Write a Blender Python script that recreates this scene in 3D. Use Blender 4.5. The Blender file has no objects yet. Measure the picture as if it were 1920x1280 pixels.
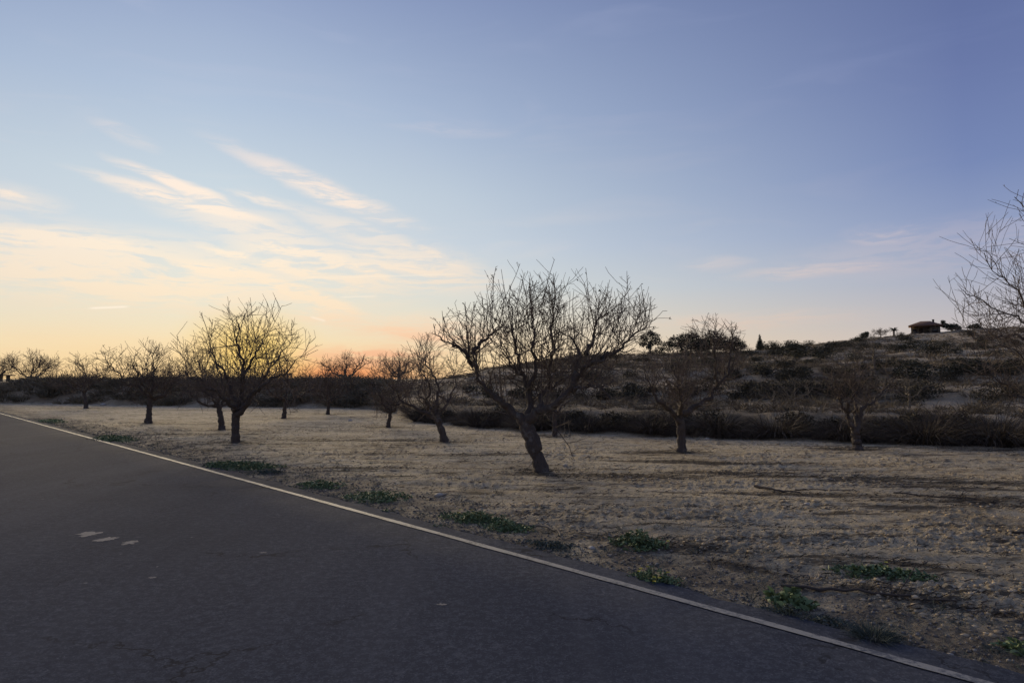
import bpy, math
import numpy as np
from math import radians as R

S = bpy.context.scene
COL = S.collection

# ------------------------------------------------------------------ camera
cam = bpy.data.cameras.new('camera')
cam.lens = 24.0
cam.sensor_width = 36.0
cam.clip_end = 9000.0
cam.clip_start = 0.05
cam_o = bpy.data.objects.new('camera', cam)
COL.objects.link(cam_o)
cam_o.location = (0, 0, 1.6)
cam_o.rotation_euler = (R(93.13), 0, 0)
S.camera = cam_o
S.view_settings.view_transform = 'Standard'
S.view_settings.look = 'None'
S.view_settings.exposure = 0.0
S.view_settings.gamma = 1.0
S.cycles.use_denoising = True
S.cycles.sample_clamp_direct = 1.5
S.cycles.sample_clamp_indirect = 0.6
S.cycles.max_bounces = 5
S.cycles.diffuse_bounces = 2

SUN_AZ = -24.0          # degrees from +Y towards +X; the sun has just gone down behind the left bank
SUN_EL = 9.0

# ------------------------------------------------------------------ small node helper
class N:
    def __init__(s, tree):
        s.t = tree
    def new(s, kind, **kw):
        n = s.t.nodes.new(kind)
        for k, v in kw.items():
            setattr(n, k, v)
        return n
    def link(s, a, b):
        s.t.links.new(a, b)
    def put(s, sock, v):
        if isinstance(v, bpy.types.NodeSocket):
            s.t.links.new(v, sock)
        elif v is not None:
            sock.default_value = v
    def math(s, op, a, b=None, c=None, clamp=False):
        n = s.new('ShaderNodeMath', operation=op, use_clamp=clamp)
        for i, v in enumerate((a, b, c)):
            if v is not None:
                s.put(n.inputs[i], v)
        return n.outputs[0]
    def vmath(s, op, a, b=None):
        n = s.new('ShaderNodeVectorMath', operation=op)
        s.put(n.inputs[0], a)
        if b is not None:
            s.put(n.inputs[1], b)
        return n.outputs['Value'] if op in ('LENGTH', 'DOT_PRODUCT') else n.outputs[0]
    def mix(s, f, a, b, mode='MIX'):
        n = s.new('ShaderNodeMix', data_type='RGBA', blend_type=mode)
        s.put(n.inputs[0], f); s.put(n.inputs[6], a); s.put(n.inputs[7], b)
        return n.outputs[2]
    def ramp(s, f, stops, interp='LINEAR'):
        n = s.new('ShaderNodeValToRGB')
        cr = n.color_ramp
        cr.interpolation = interp
        while len(cr.elements) > 1:
            cr.elements.remove(cr.elements[-1])
        for i, (p, c) in enumerate(stops):
            e = cr.elements[0] if i == 0 else cr.elements.new(p)
            e.position = p
            e.color = tuple(c) + (1,) if len(c) == 3 else c
        s.put(n.inputs[0], f)
        return n.outputs[0]
    def sstep(s, v, a, b, lo=0.0, hi=1.0):
        n = s.new('ShaderNodeMapRange', interpolation_type='SMOOTHSTEP')
        s.put(n.inputs[0], v)
        for i, q in zip((1, 2, 3, 4), (a, b, lo, hi)):
            n.inputs[i].default_value = q
        return n.outputs[0]
    def noise(s, vec, scale, detail=4.0, rough=0.55, dist=0.0, out=0):
        n = s.new('ShaderNodeTexNoise')
        s.put(n.inputs['Vector'], vec)
        n.inputs['Scale'].default_value = scale
        n.inputs['Detail'].default_value = detail
        n.inputs['Roughness'].default_value = rough
        n.inputs['Distortion'].default_value = dist
        return n.outputs[out]
    def mapping(s, vec, loc=(0, 0, 0), rot=(0, 0, 0), scale=(1, 1, 1), kind='POINT'):
        n = s.new('ShaderNodeMapping', vector_type=kind)
        s.put(n.inputs[0], vec)
        n.inputs[1].default_value = loc
        n.inputs[2].default_value = rot
        n.inputs[3].default_value = scale
        return n.outputs[0]

def lin(r, g, b):
    f = lambda c: c / 12.92 if c <= 0.04045 else ((c + 0.055) / 1.055) ** 2.4
    return (f(r / 255), f(g / 255), f(b / 255))

# ------------------------------------------------------------------ world: dusk sky with cirrus
world = bpy.data.worlds.new('World')
S.world = world
world.use_nodes = True
world.node_tree.nodes.clear()
w = N(world.node_tree)
geo = w.new('ShaderNodeTexCoord').outputs['Generated']
sep = w.new('ShaderNodeSeparateXYZ'); w.link(geo, sep.inputs[0])
dx, dy, dz = sep.outputs
zc = w.math('MAXIMUM', dz, 0.0)
# how far round from the sun's bearing
hor = w.vmath('NORMALIZE', w.vmath('MULTIPLY', geo, (1, 1, 0)))
cs = w.vmath('DOT_PRODUCT', hor, (math.sin(R(SUN_AZ)), math.cos(R(SUN_AZ)), 0))
tt = w.math('POWER', w.math('MULTIPLY', w.math('SUBTRACT', 1.0, cs), 1 / 0.47, clamp=True), 0.74)
SUNSIDE = [(0.0, lin(250, 208, 146)), (0.02, lin(252, 217, 158)), (0.047, lin(250, 225, 178)), (0.086, lin(239, 229, 202)),
           (0.13, lin(223, 228, 220)), (0.19, lin(210, 221, 227)), (0.26, lin(200, 214, 224)), (0.36, lin(174, 192, 216)),
           (0.5, lin(141, 158, 195)), (1.0, lin(112, 128, 170))]
FARSIDE = [(0.0, lin(214, 196, 186)), (0.047, lin(204, 192, 188)), (0.086, lin(188, 185, 192)), (0.13, lin(168, 175, 196)),
           (0.19, lin(143, 157, 192)), (0.26, lin(120, 137, 182)), (0.36, lin(107, 122, 169)), (0.5, lin(92, 106, 153)),
           (1.0, lin(112, 128, 170))]
base = w.mix(tt, w.ramp(zc, SUNSIDE), w.ramp(zc, FARSIDE))
# the physical dusk sky adds its own tint and glow to the gradient
sky = w.new('ShaderNodeTexSky', sky_type='NISHITA')
sky.sun_disc = False
sky.sun_elevation = R(SUN_EL)
sky.sun_rotation = R(SUN_AZ)
sky.dust_density = 3.0
sky.ozone_density = 4.0
nish = w.mix(1.0, w.mix(1.0, sky.outputs[0], (0.12, 0.12, 0.12, 1), 'MULTIPLY'), (0.9, 0.9, 0.9, 1), 'DARKEN')
base = w.mix(0.04, base, nish)
# low orange afterglow, strongest along the horizon right of the sun
az = w.math('MULTIPLY', w.math('ARCTAN2', dx, dy), 180 / math.pi)
el = w.math('MULTIPLY', w.math('ARCSINE', dz), 180 / math.pi)
ae = w.new('ShaderNodeCombineXYZ'); w.link(az, ae.inputs[0]); w.link(el, ae.inputs[1]); ae = ae.outputs[0]
glow = w.math('MULTIPLY', w.math('POWER', w.math('SUBTRACT', 1.0, w.sstep(w.vmath('LENGTH', w.mapping(ae, (-14.0, 0.3, 0), (0, 0, 0), (11, 2.2, 1), 'TEXTURE')), 0.0, 1.0)), 1.2), 0.95)
base = w.mix(glow, base, lin(240, 152, 96) + (1,))
glow2 = w.math('MULTIPLY', w.math('SUBTRACT', 1.0, w.sstep(w.vmath('LENGTH', w.mapping(ae, (-21.0, 2.2, 0), (0, 0, 0), (6.5, 4.6, 1), 'TEXTURE')), 0.0, 1.0)), 0.9)
base = w.mix(glow2, base, lin(255, 214, 112) + (1,))

# cirrus: (bearing, elevation, half length, half width, tilt, strength) in degrees
CIRRUS = [(-25.1, 13.1, 7.0, 0.62, -9.1, 1.25), (-26.2, 14.3, 4.6, 0.5, -17, 1.2), (-15.9, 15.2, 7.8, 0.95, -18.9, 1.1),
          (-33.8, 9.9, 7.0, 0.95, 0.4, .9), (-30.9, 7.9, 19, 2.9, -2.6, 1.0), (-20, 11.6, 9, 1.4, -13, .75), (-11, 11.4, 9, 1.0, -16, .7),
          (-15.8, 9.2, 8.0, 2.2, -12.8, 1.1), (-8.1, 9.3, 7.4, 2.0, -10.6, 1.0), (-17.4, 6.4, 7.4, 1.7, -20.9, .95),
          (-7.1, 4.0, 6.2, 1.5, -4.5, .8), (-11.5, 1.9, 6.6, 1.0, -1.7, .8), (-36.9, 12.1, 3.2, 0.9, -3.3, .45),
          (-30.0, 17.4, 2.2, 0.6, -16, .5), (24.9, 8.3, 6.2, 0.65, 1.7, .85), (28.9, 10.6, 3.2, 0.8, -2.3, .75),
          (17.1, 9.2, 2.6, 0.6, -2.8, .45), (-5.0, 20.2, 5.5, 0.45, -1.1, .3), 
          (19.0, 4.7, 8.0, 0.8, 0.5, .5), (-31, 26.8, 3.0, .7, -8, .22), (33, 9.2, 11, 2.0, 2, .45),
          (-48, 10, 12, 1.6, 3, .7), (58, 12, 14, 1.2, 6, .4), (-85, 16, 14, 1.5, 8, .5)]
warp = w.noise(w.mapping(ae, scale=(0.10, 0.35, 1)), 1.0, 3, 0.6, out=1)
aw = w.vmath('ADD', ae, w.vmath('MULTIPLY', w.vmath('SUBTRACT', warp, (0.5, 0.5, 0.5)), (3.2, 1.7, 0)))
dens = None
for (a, e, L, W, ang, st) in CIRRUS:
    q = w.vmath('LENGTH', w.mapping(aw, (a, e, 0), (0, 0, R(ang)), (L, W, 1), 'TEXTURE'))
    m = w.math('MULTIPLY', w.sstep(q, 0.3, 1.4, 1.0, 0.0), st)
    dens = m if dens is None else w.math('MAXIMUM', dens, m)
fib = w.noise(w.mapping(aw, rot=(0, 0, R(13)), scale=(0.13, 1.1, 1)), 1.0, 5, 0.62, 0.7)
fib2 = w.noise(w.mapping(aw, rot=(0, 0, R(22)), scale=(0.45, 2.4, 1)), 1.0, 4, 0.65, 0.5)
fibre = w.math('ADD', w.math('MULTIPLY', fib, 0.65), w.math('MULTIPLY', fib2, 0.35))
cl = w.math('MULTIPLY', dens, w.sstep(fibre, 0.39, 0.54, 0.24, 1.0))
FINE = [(-21.0, 9.3, 4.3, 0.38, -12.1, 0.9), (-22.3, 8.2, 3.5, 0.38, -6.3, 0.8), (-17.6, 10.2, 2.2, 0.34, -10.5, 0.9), (-12.6, 8.9, 4.2, 0.38, -14.9, 0.8), (-16.7, 6.7, 4.2, 0.51, -16.6, 0.9),
        (-33.5, 9.7, 4.6, 0.42, -0.9, 1), (-8.6, 3.7, 3.2, 0.34, -6.9, 0.8), (-20.7, 14.0, 2.4, 0.30, -13.0, 0.6), (-36.7, 12.3, 1.2, 0.26, -8.2, 0.6), (-9.4, 9.0, 3.3, 0.34, -4.2, 0.7), (-6.5, 10.3, 3.3, 0.30, -20.8, 0.35), (-11.3, 2.1, 3.4, 0.26, -1.7, 0.8)]
aw2 = w.vmath('ADD', ae, w.vmath('MULTIPLY', w.vmath('SUBTRACT', w.noise(w.mapping(ae, scale=(0.35, 1.2, 1)), 1.0, 4, 0.6, out=1), (0.5, 0.5, 0.5)), (1.8, 0.9, 0)))
dens2 = None
for (a, e, L, W, ang, st) in FINE:
    q = w.vmath('LENGTH', w.mapping(aw2, (a, e, 0), (0, 0, R(ang)), (L, W, 1), 'TEXTURE'))
    m = w.math('MULTIPLY', w.sstep(q, 0.1, 1.4, 1.0, 0.0), st)
    dens2 = m if dens2 is None else w.math('MAXIMUM', dens2, m)
cl = w.math('ADD', w.math('MULTIPLY', cl, 0.9), w.math('MULTIPLY', dens2, w.sstep(fib2, 0.36, 0.54, 0.4, 1.0)), clamp=True)
veil = w.math('MULTIPLY', w.sstep(w.noise(w.mapping(aw, rot=(0, 0, R(15)), scale=(0.05, 0.3, 1)), 1.0, 3, 0.6, 0.6), 0.5, 0.75), 0.16)
cl = w.math('MAXIMUM', cl, veil)
cl = w.math('MULTIPLY', cl, w.sstep(el, 0.0, 1.5))
trail = None
# vapour trails left by aircraft: (bearing0, el0, bearing1, el1, half width, strength)
for (a0, e0, a1, e1, W, st) in [(-32.1, 5.0, -29.2, 5.3, 0.10, 1.0), (-19.1, 7.98, -3.1, 8.83, 0.09, .32), (-14.5, 6.62, -11.0, 6.8, 0.09, .45), (-16.6, 5.0, -15.2, 4.65, .12, .6)]:
    L = math.hypot(a1 - a0, e1 - e0) / 2
    q = w.mapping(ae, ((a0 + a1) / 2, (e0 + e1) / 2, 0), (0, 0, math.atan2(e1 - e0, a1 - a0)), (L, W, 1), 'TEXTURE')
    sq = w.new('ShaderNodeSeparateXYZ'); w.link(q, sq.inputs[0])
    mm = w.math('MULTIPLY', w.sstep(w.math('ABSOLUTE', sq.outputs[0]), 0.55, 1.0, 1, 0), w.sstep(w.math('ABSOLUTE', sq.outputs[1]), 0.0, 1.3, 1, 0))
    mm = w.math('MULTIPLY', mm, st)
    trail = mm if trail is None else w.math('MAXIMUM', trail, mm)
ccol_sun = w.ramp(zc, [(0.0, lin(243, 160, 110)), (0.05, lin(254, 204, 160)), (0.10, lin(255, 232, 200)), (0.17, lin(255, 239, 217)), (0.25, lin(255, 238, 222)), (0.4, lin(190, 196, 218))])
ccol_far = w.ramp(zc, [(0.0, lin(222, 186, 168)), (0.08, lin(212, 190, 182)), (0.16, lin(188, 182, 196)), (0.4, lin(128, 142, 188))])
ccol = w.mix(tt, ccol_sun, ccol_far)
full = w.mix(trail, w.mix(cl, base, ccol), lin(255, 240, 218) + (1,))
below = w.mix(w.sstep(dz, -0.03, 0.0), (0.03, 0.027, 0.024, 1), full)
bg = w.new('ShaderNodeBackground'); w.link(below, bg.inputs[0]); bg.inputs[1].default_value = 1.0
world.cycles.sampling_method = 'MANUAL'; world.cycles.sample_map_resolution = 256
w.link(bg.outputs[0], w.new('ShaderNodeOutputWorld').inputs[0])

# ------------------------------------------------------------------ sun: last weak light from behind the bank
sun = bpy.data.lights.new('sun', 'SUN')
sun.energy = 5.0
sun.angle = R(32)
sun.color = (1.0, 0.80, 0.50)
sun_o = bpy.data.objects.new('sun', sun)
COL.objects.link(sun_o)
sun_o.location = (-40, 90, 30)
sun_o.rotation_euler = (R(90 - SUN_EL), 0, R(180 - SUN_AZ))

# ------------------------------------------------------------------ object helpers
rng = np.random.default_rng(11)

def mesh_np(name, V, F, mat=None, tint=None, smooth=False, quads=None):
    """V (n,3); F list of face arrays (each (m,3) or (m,4)); tint per vertex 0..1"""
    me = bpy.data.meshes.new(name)
    F = [f for f in (F if isinstance(F, list) else [F]) if len(f)]
    me.vertices.add(len(V))
    me.vertices.foreach_set('co', np.asarray(V, dtype=np.float32).ravel())
    loops = np.concatenate([f.ravel() for f in F]).astype(np.int32)
    tot = np.concatenate([np.full(len(f), f.shape[1], dtype=np.int32) for f in F])
    start = np.concatenate([[0], np.cumsum(tot)[:-1]]).astype(np.int32)
    me.loops.add(len(loops)); me.loops.foreach_set('vertex_index', loops)
    me.polygons.add(len(tot)); me.polygons.foreach_set('loop_start', start); me.polygons.foreach_set('loop_total', tot)
    if smooth:
        me.polygons.foreach_set('use_smooth', np.ones(len(tot), dtype=bool))
    if tint is not None:
        at = me.attributes.new('tint', 'FLOAT', 'POINT')
        at.data.foreach_set('value', np.asarray(tint, dtype=np.float32))
    me.update(calc_edges=True)
    if mat:
        me.materials.append(mat)
    return me

def link(name, data, parent=None, loc=None):
    o = bpy.data.objects.new(name, data)
    COL.objects.link(o)
    if parent is not None:
        o.parent = parent
    if loc is not None:
        o.location = loc
    return o

def tag(o, label=None, cat=None, group=None, kind=None):
    if label: o['label'] = label
    if cat: o['category'] = cat
    if group: o['group'] = group
    if kind: o['kind'] = kind
    return o

def thing(name, label, cat, loc, group=None):
    o = link(name, None, None, loc)
    o.empty_display_size = 0.2
    return tag(o, label, cat, group)

def norm(a):
    return a / np.maximum(np.linalg.norm(a, axis=-1, keepdims=True), 1e-9)

# ---- value-gradient noise in numpy
def _hash(ix, iy, seed):
    h = (ix.astype(np.int64) * 374761393 + iy.astype(np.int64) * 668265263 + seed * 974634777) & 0xffffffff
    h = ((h ^ (h >> 13)) * 1274126177) & 0xffffffff
    h = (h ^ (h >> 16)) & 0xffffffff
    return h / 4294967295.0

def vnoise(x, y, seed=0):
    x0 = np.floor(x); y0 = np.floor(y)
    fx = x - x0; fy = y - y0
    ux = fx * fx * fx * (fx * (fx * 6 - 15) + 10); uy = fy * fy * fy * (fy * (fy * 6 - 15) + 10)
    def g(i, j):
        a = _hash(x0 + i, y0 + j, seed) * 2 * np.pi
        return np.cos(a) * (fx - i) + np.sin(a) * (fy - j)
    return ((g(0, 0) * (1 - ux) + g(1, 0) * ux) * (1 - uy) + (g(0, 1) * (1 - ux) + g(1, 1) * ux) * uy) * 1.5

def fbm(x, y, octv=4, seed=0, gain=0.5):
    s = 0; a = 1.0; t = 0
    for i in range(octv):
        s = s + a * vnoise(x * 2 ** i + 17.3 * i, y * 2 ** i - 9.1 * i, seed + i)
        t += a; a *= gain
    return s / t

def worley(x, y, seed=0):
    x0 = np.floor(x); y0 = np.floor(y)
    best = np.full(np.shape(x), 9.0)
    for i in (-1, 0, 1):
        for j in (-1, 0, 1):
            px = x0 + i + _hash(x0 + i, y0 + j, seed); py = y0 + j + _hash(x0 + i, y0 + j, seed + 77)
            best = np.minimum(best, (x - px) ** 2 + (y - py) ** 2)
    return np.sqrt(best)

def ss(v, a, b):
    t = np.clip((v - a) / (b - a), 0, 1)
    return t * t * (3 - 2 * t)

# ------------------------------------------------------------------ terrain function (metres)
RN = np.array([0.731, 0.682])        # across the road, towards the orchard
RT = np.array([-0.682, 0.731])       # along the road
ROAD_L, ROAD_E = -2.3, 4.62          # asphalt edges across the road; the white line is centred on 4.35
F_T = [-180, -90, -60, -36.8, -27.2, -14, -10.6, -8.3, -4, 1.8, 9, 16, 26.4, 36.7, 50, 70, 110, 180]
F_R = [60, 60, 58, 54.7, 44.5, 37.9, 36.2, 25.6, 22.8, 20.6, 19.2, 18.7, 18.7, 19.1, 22, 30, 60, 60]
C_T = [-14, -9, -6, -3.6, -2.4, -.3, 1.3, 3.6, 4.5, 6.6, 9.4, 14.9, 19.8, 22.9, 26.6, 30, 31.4, 33.3, 36.9, 45, 60, 100, 150]
C_Z = [1.38, 1.4, 1.5, 1.75, 2.1, 2.6, 3.3, 4.0, 4.55, 4.85, 5.1, 5.5, 6.2, 7.4, 9.7, 11.6, 12.7, 13.4, 14.3, 15.5, 13, 3, 1.0]
C_R = [80, 85, 88, 90, 90, 90, 90, 92, 94, 100, 102, 108, 118, 131, 156, 178, 192, 196, 205, 225, 240, 240, 240]
P_S = [-1, 0, .8, 2.2, 7, 8.5, 10.5, 15, 16.5, 19, 27]
P_Z = [0, 0, .15, .60, .74, .86, 1.28, 1.38, 1.6, 2.12, 2.35]

def roadd(x, y):
    return x * RN[0] + y * RN[1]

def polar(x, y):
    return np.degrees(np.arctan2(x, y)), np.hypot(x, y)

def foot_s(x, y):
    th, r = polar(x, y)
    return r - np.interp(th, F_T, F_R) + 0.5 * fbm(x * .35, y * .35, 2, 5)

def terrain(x, y):
    x = np.asarray(x, float); y = np.asarray(y, float)
    th, r = polar(x, y)
    s = foot_s(x, y)
    cz = np.interp(th, C_T, C_Z); rc = np.interp(th, C_T, C_R); rf = np.interp(th, F_T, F_R)
    right = np.interp(s, P_S, P_Z)
    t = np.clip((r - rf - 27) / np.maximum(rc - rf - 27, 1), 0, 1)
    hill = (cz - 2.35) * np.clip(t, 0, 1) ** 1.15
    step = 0.35 * fbm(x * .05, y * .05, 3, 21) + 0.22 * fbm(x * .25, y * .25, 3, 22)
    terr = np.floor(t * 9) / 9 + ss((t * 9) % 1, .72, 1.0) / 9
    hill_t = (cz - 2.35) * terr ** 1.12
    right = np.where(s > 27, 2.35 + .45 * hill + .55 * hill_t + step * ss(t, 0, .15) * (1 - ss(t, .9, 1.0)), right)
    right = np.minimum(right, cz + 0.08 * fbm(x * .3, y * .3, 2, 9))
    right = np.where(r > rc, np.maximum(cz - (r - rc) * .05, .2), right)
    left = np.interp(s, [0, .6, 2.5, 4, 30, 160, 400], [0, .25, 1.15, 1.36, 1.3, 0, -1.5]) + .06 * fbm(x * .4, y * .4, 2, 31) * ss(s, 0, 2)
    k = ss(th, -10.4, -8.6)
    z = left * (1 - k) + right * k
    d = roadd(x, y)
    z = z * ss(d, 5.0, 7.6) * (1 - ss(np.abs(th), 115, 150))
    return z

def field_mask(x, y):
    return ss(roadd(x, y), 4.9, 5.9) * (1 - ss(foot_s(x, y), -.3, .6))

TREE_BASES = [(0.5, 11.63), (3.64, 14.76), (7.68, 15.3), (-1.64, 16.92), (-4.01, 22.17), (-6.73, 16.79), (-8.89, 21.05),
              (-12.86, 24.25), (-22.43, 36.12), (-9.02, 27.11), (-8.13, 30.29), (1.17, 18.76)]
# dark mulch strips lying between the rows: centre, half length, half width, heading
STRIPS = [(5.3, 10.9, 2.9, .30, -14), (7.4, 9.6, 2.0, .22, -16), (6.3, 8.7, 1.7, .40, -10), (4.2, 9.3, 1.1, .12, -8), (1.6, 11.1, 1.2, .3, -4), (3.4, 14.6, 1.0, .22, -5),
          (2.0, 5.8, .5, .10, -38), (3.0, 4.9, .7, .10, -40), (3.4, 5.9, .5, .08, -35), (.9, 6.9, 1.0, .16, -30), (-6.0, 16.6, .9, .2, 0), (-12.2, 23.9, 1.2, .3, 0),
          (-7.6, 15.4, 1.2, .16, -10), (-2.5, 12.0, 1.6, .15, -6), (-4.0, 17.5, 2.0, .25, 0), (-9, 19.5, 2, .25, 0), (8.7, 15.6, 2.2, .2, -16), (4.2, 12.7, 2.5, .13, -10), (-1.2, 14.2, 2.2, .16, -4)]

def litter(x, y):
    m = np.zeros(np.shape(x))
    for (cx, cy, L, W, a) in STRIPS:
        c, s_ = math.cos(R(a)), math.sin(R(a))
        u = ((x - cx) * c + (y - cy) * s_) / L; v = (-(x - cx) * s_ + (y - cy) * c) / W
        m = np.maximum(m, np.exp(-(u * u) ** 1.5 - v * v))
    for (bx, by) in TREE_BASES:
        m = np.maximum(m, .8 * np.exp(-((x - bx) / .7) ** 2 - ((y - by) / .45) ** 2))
    return m

def zfull(x, y):
    """terrain with clods, tilled rows and rough banks"""
    z = terrain(x, y)
    d = roadd(x, y)
    f = field_mask(x, y)
    s = foot_s(x, y)
    row = fbm(x * .25, (y + .25 * x) * 2.2, 3, 41)
    cl = np.clip(.62 - worley(x * 7.5 + .6 * fbm(x * 3, y * 3, 2, 3), y * 7.5, 51), 0, 1)
    cl2 = np.clip(.6 - worley(x * 16, y * 16, 57), 0, 1)
    patch = .35 + .9 * ss(fbm(x * .5, y * .8, 3, 61), -.15, .35)
    z = z + f * (.045 * row + .018 * fbm(x * 1.7, y * 1.7, 3, 43) + patch * (.075 * cl * cl + .026 * cl2))
    verge = ss(d, 4.55, 4.75) * (1 - ss(d, 5.2, 6.2))
    z = z + verge * (.012 * fbm(x * 9, y * 9, 3, 71) + .012 * cl2)
    b = ss(s, -.2, 1.0) * ss(d, 5.2, 7.5)
    z = z + b * (.10 * fbm(x * .8, y * .8, 4, 81) + .05 * fbm(x * 3, y * 3, 3, 82))
    z = z + .03 * ss(d, 4.8, 6.5) * (1 - b)
    under = ss(d, ROAD_L - .25, ROAD_L - .05) * (1 - ss(d, ROAD_E - .12, ROAD_E + .12))
    return z * (1 - under) - .045 * under - .012 * (1 - under) * (1 - ss(d, 4.8, 5.4))

# ------------------------------------------------------------------ materials
def material(name):
    m = bpy.data.materials.new(name)
    m.use_nodes = True
    n = N(m.node_tree)
    b = m.node_tree.nodes['Principled BSDF']
    b.inputs['Specular IOR Level'].default_value = 0.25
    return m, n, b

def bump(n, b, h, strength, dist):
    k = n.new('ShaderNodeBump')
    k.inputs['Strength'].default_value = strength
    k.inputs['Distance'].default_value = dist
    n.put(k.inputs['Height'], h)
    n.link(k.outputs[0], b.inputs['Normal'])

def attr(n, name):
    a = n.new('ShaderNodeAttribute'); a.attribute_name = name
    return a.outputs['Fac']

def mat_tint(name, c0, c1, rough=0.85, scale=6.0, transl=0.0):
    m, n, b = material(name)
    pos = n.new('ShaderNodeNewGeometry').outputs['Position']
    oi = n.new('ShaderNodeObjectInfo').outputs['Random']
    f = n.math('ADD', n.math('ADD', attr(n, 'tint'), n.math('MULTIPLY', n.math('SUBTRACT', oi, .5), .35)), n.math('MULTIPLY', n.math('SUBTRACT', n.noise(pos, scale, 3), .5), .7), clamp=True)
    n.link(n.mix(f, c0 + (1,), c1 + (1,)), b.inputs['Base Color'])
    b.inputs['Roughness'].default_value = rough
    return m

def mat_plain(name, c, rough=0.8, var=0.35, scale=8.0, bmp=0.0, detail=5):
    m, n, b = material(name)
    co = n.new('ShaderNodeTexCoord').outputs['Object']
    nz = n.noise(co, scale, detail, .6)
    n.link(n.mix(nz, tuple(q * (1 - var) for q in c) + (1,), tuple(min(1, q * (1 + var)) for q in c) + (1,)), b.inputs['Base Color'])
    b.inputs['Roughness'].default_value = rough
    if bmp:
        bump(n, b, nz, .6, bmp)
    return m

def mat_bark():
    m, n, b = material('almond_bark')
    co = n.new('ShaderNodeTexCoord').outputs['Object']
    st = n.mapping(co, scale=(1, 1, .3))
    a = n.noise(st, 26, 6, .65, .6)
    c = n.noise(co, 5, 4, .6)
    col = n.mix(a, (.042, .033, .027, 1), (.135, .110, .090, 1))
    col = n.mix(n.sstep(c, .55, .72), col, (.165, .150, .128, 1))
    n.link(col, b.inputs['Base Color'])
    b.inputs['Roughness'].default_value = .95
    bump(n, b, a, 1.0, .045)
    return m

M = {}
M['bark'] = mat_bark()
M['twig'] = mat_tint('twig_bark', (.075, .057, .044), (.185, .140, .103), .85, 3)
M['paletwig'] = mat_tint('pale_bark', (.085, .070, .052), (.175, .145, .105), .85, 3)
M['leafrem'] = mat_tint('withered_leaf', (.040, .042, .026), (.10, .085, .045), .8, 5)
M['drygrass'] = mat_tint('dry_tussock', (.042, .034, .025), (.150, .116, .080), .9, 1.2)
M['thicket'] = mat_tint('thicket_leaf', (.030, .028, .017), (.115, .092, .055), .85, 1.0)
M['hillgrass'] = mat_tint('hill_grass', (.110, .087, .054), (.310, .240, .148), .9, .35)
M['leftgrass'] = mat_tint('bank_grass', (.090, .078, .050), (.280, .225, .140), .9, .5)
M['shrub'] = mat_tint('hill_shrub_leaf', (.024, .025, .015), (.080, .073, .043), .85, .8)
M['ever'] = mat_tint('evergreen_leaf', (.016, .022, .015), (.060, .068, .042), .8, .8)
M['weed'] = mat_tint('weed_leaf', (.050, .085, .035), (.215, .275, .115), .6, 9)
M['weedgrey'] = mat_tint('grey_weed_leaf', (.045, .060, .048), (.120, .135, .105), .8, 9)
M['stem'] = mat_tint('weed_stem', (.06, .07, .03), (.15, .15, .07), .8, 9)
M['flower'] = mat_plain('yellow_petal', (.62, .52, .07), .6, .15)
M['stone'] = mat_plain('limestone', (.40, .36, .30), .85, .3, 9, .01)
M['clod'] = mat_tint('soil_clod', (.32, .245, .150), (.56, .45, .295), .95, 4)
M['gravel'] = mat_tint('gravel', (.12, .105, .09), (.36, .315, .25), .9, 12)
M['mulch'] = mat_tint('mulch', (.020, .016, .012), (.105, .080, .052), .9, 6)
M['stick'] = mat_plain('fallen_wood', (.065, .052, .042), .9, .5, 14, .005)
M['palestick'] = mat_plain('pale_wood', (.17, .14, .10), .9, .4, 14, .005)

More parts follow.
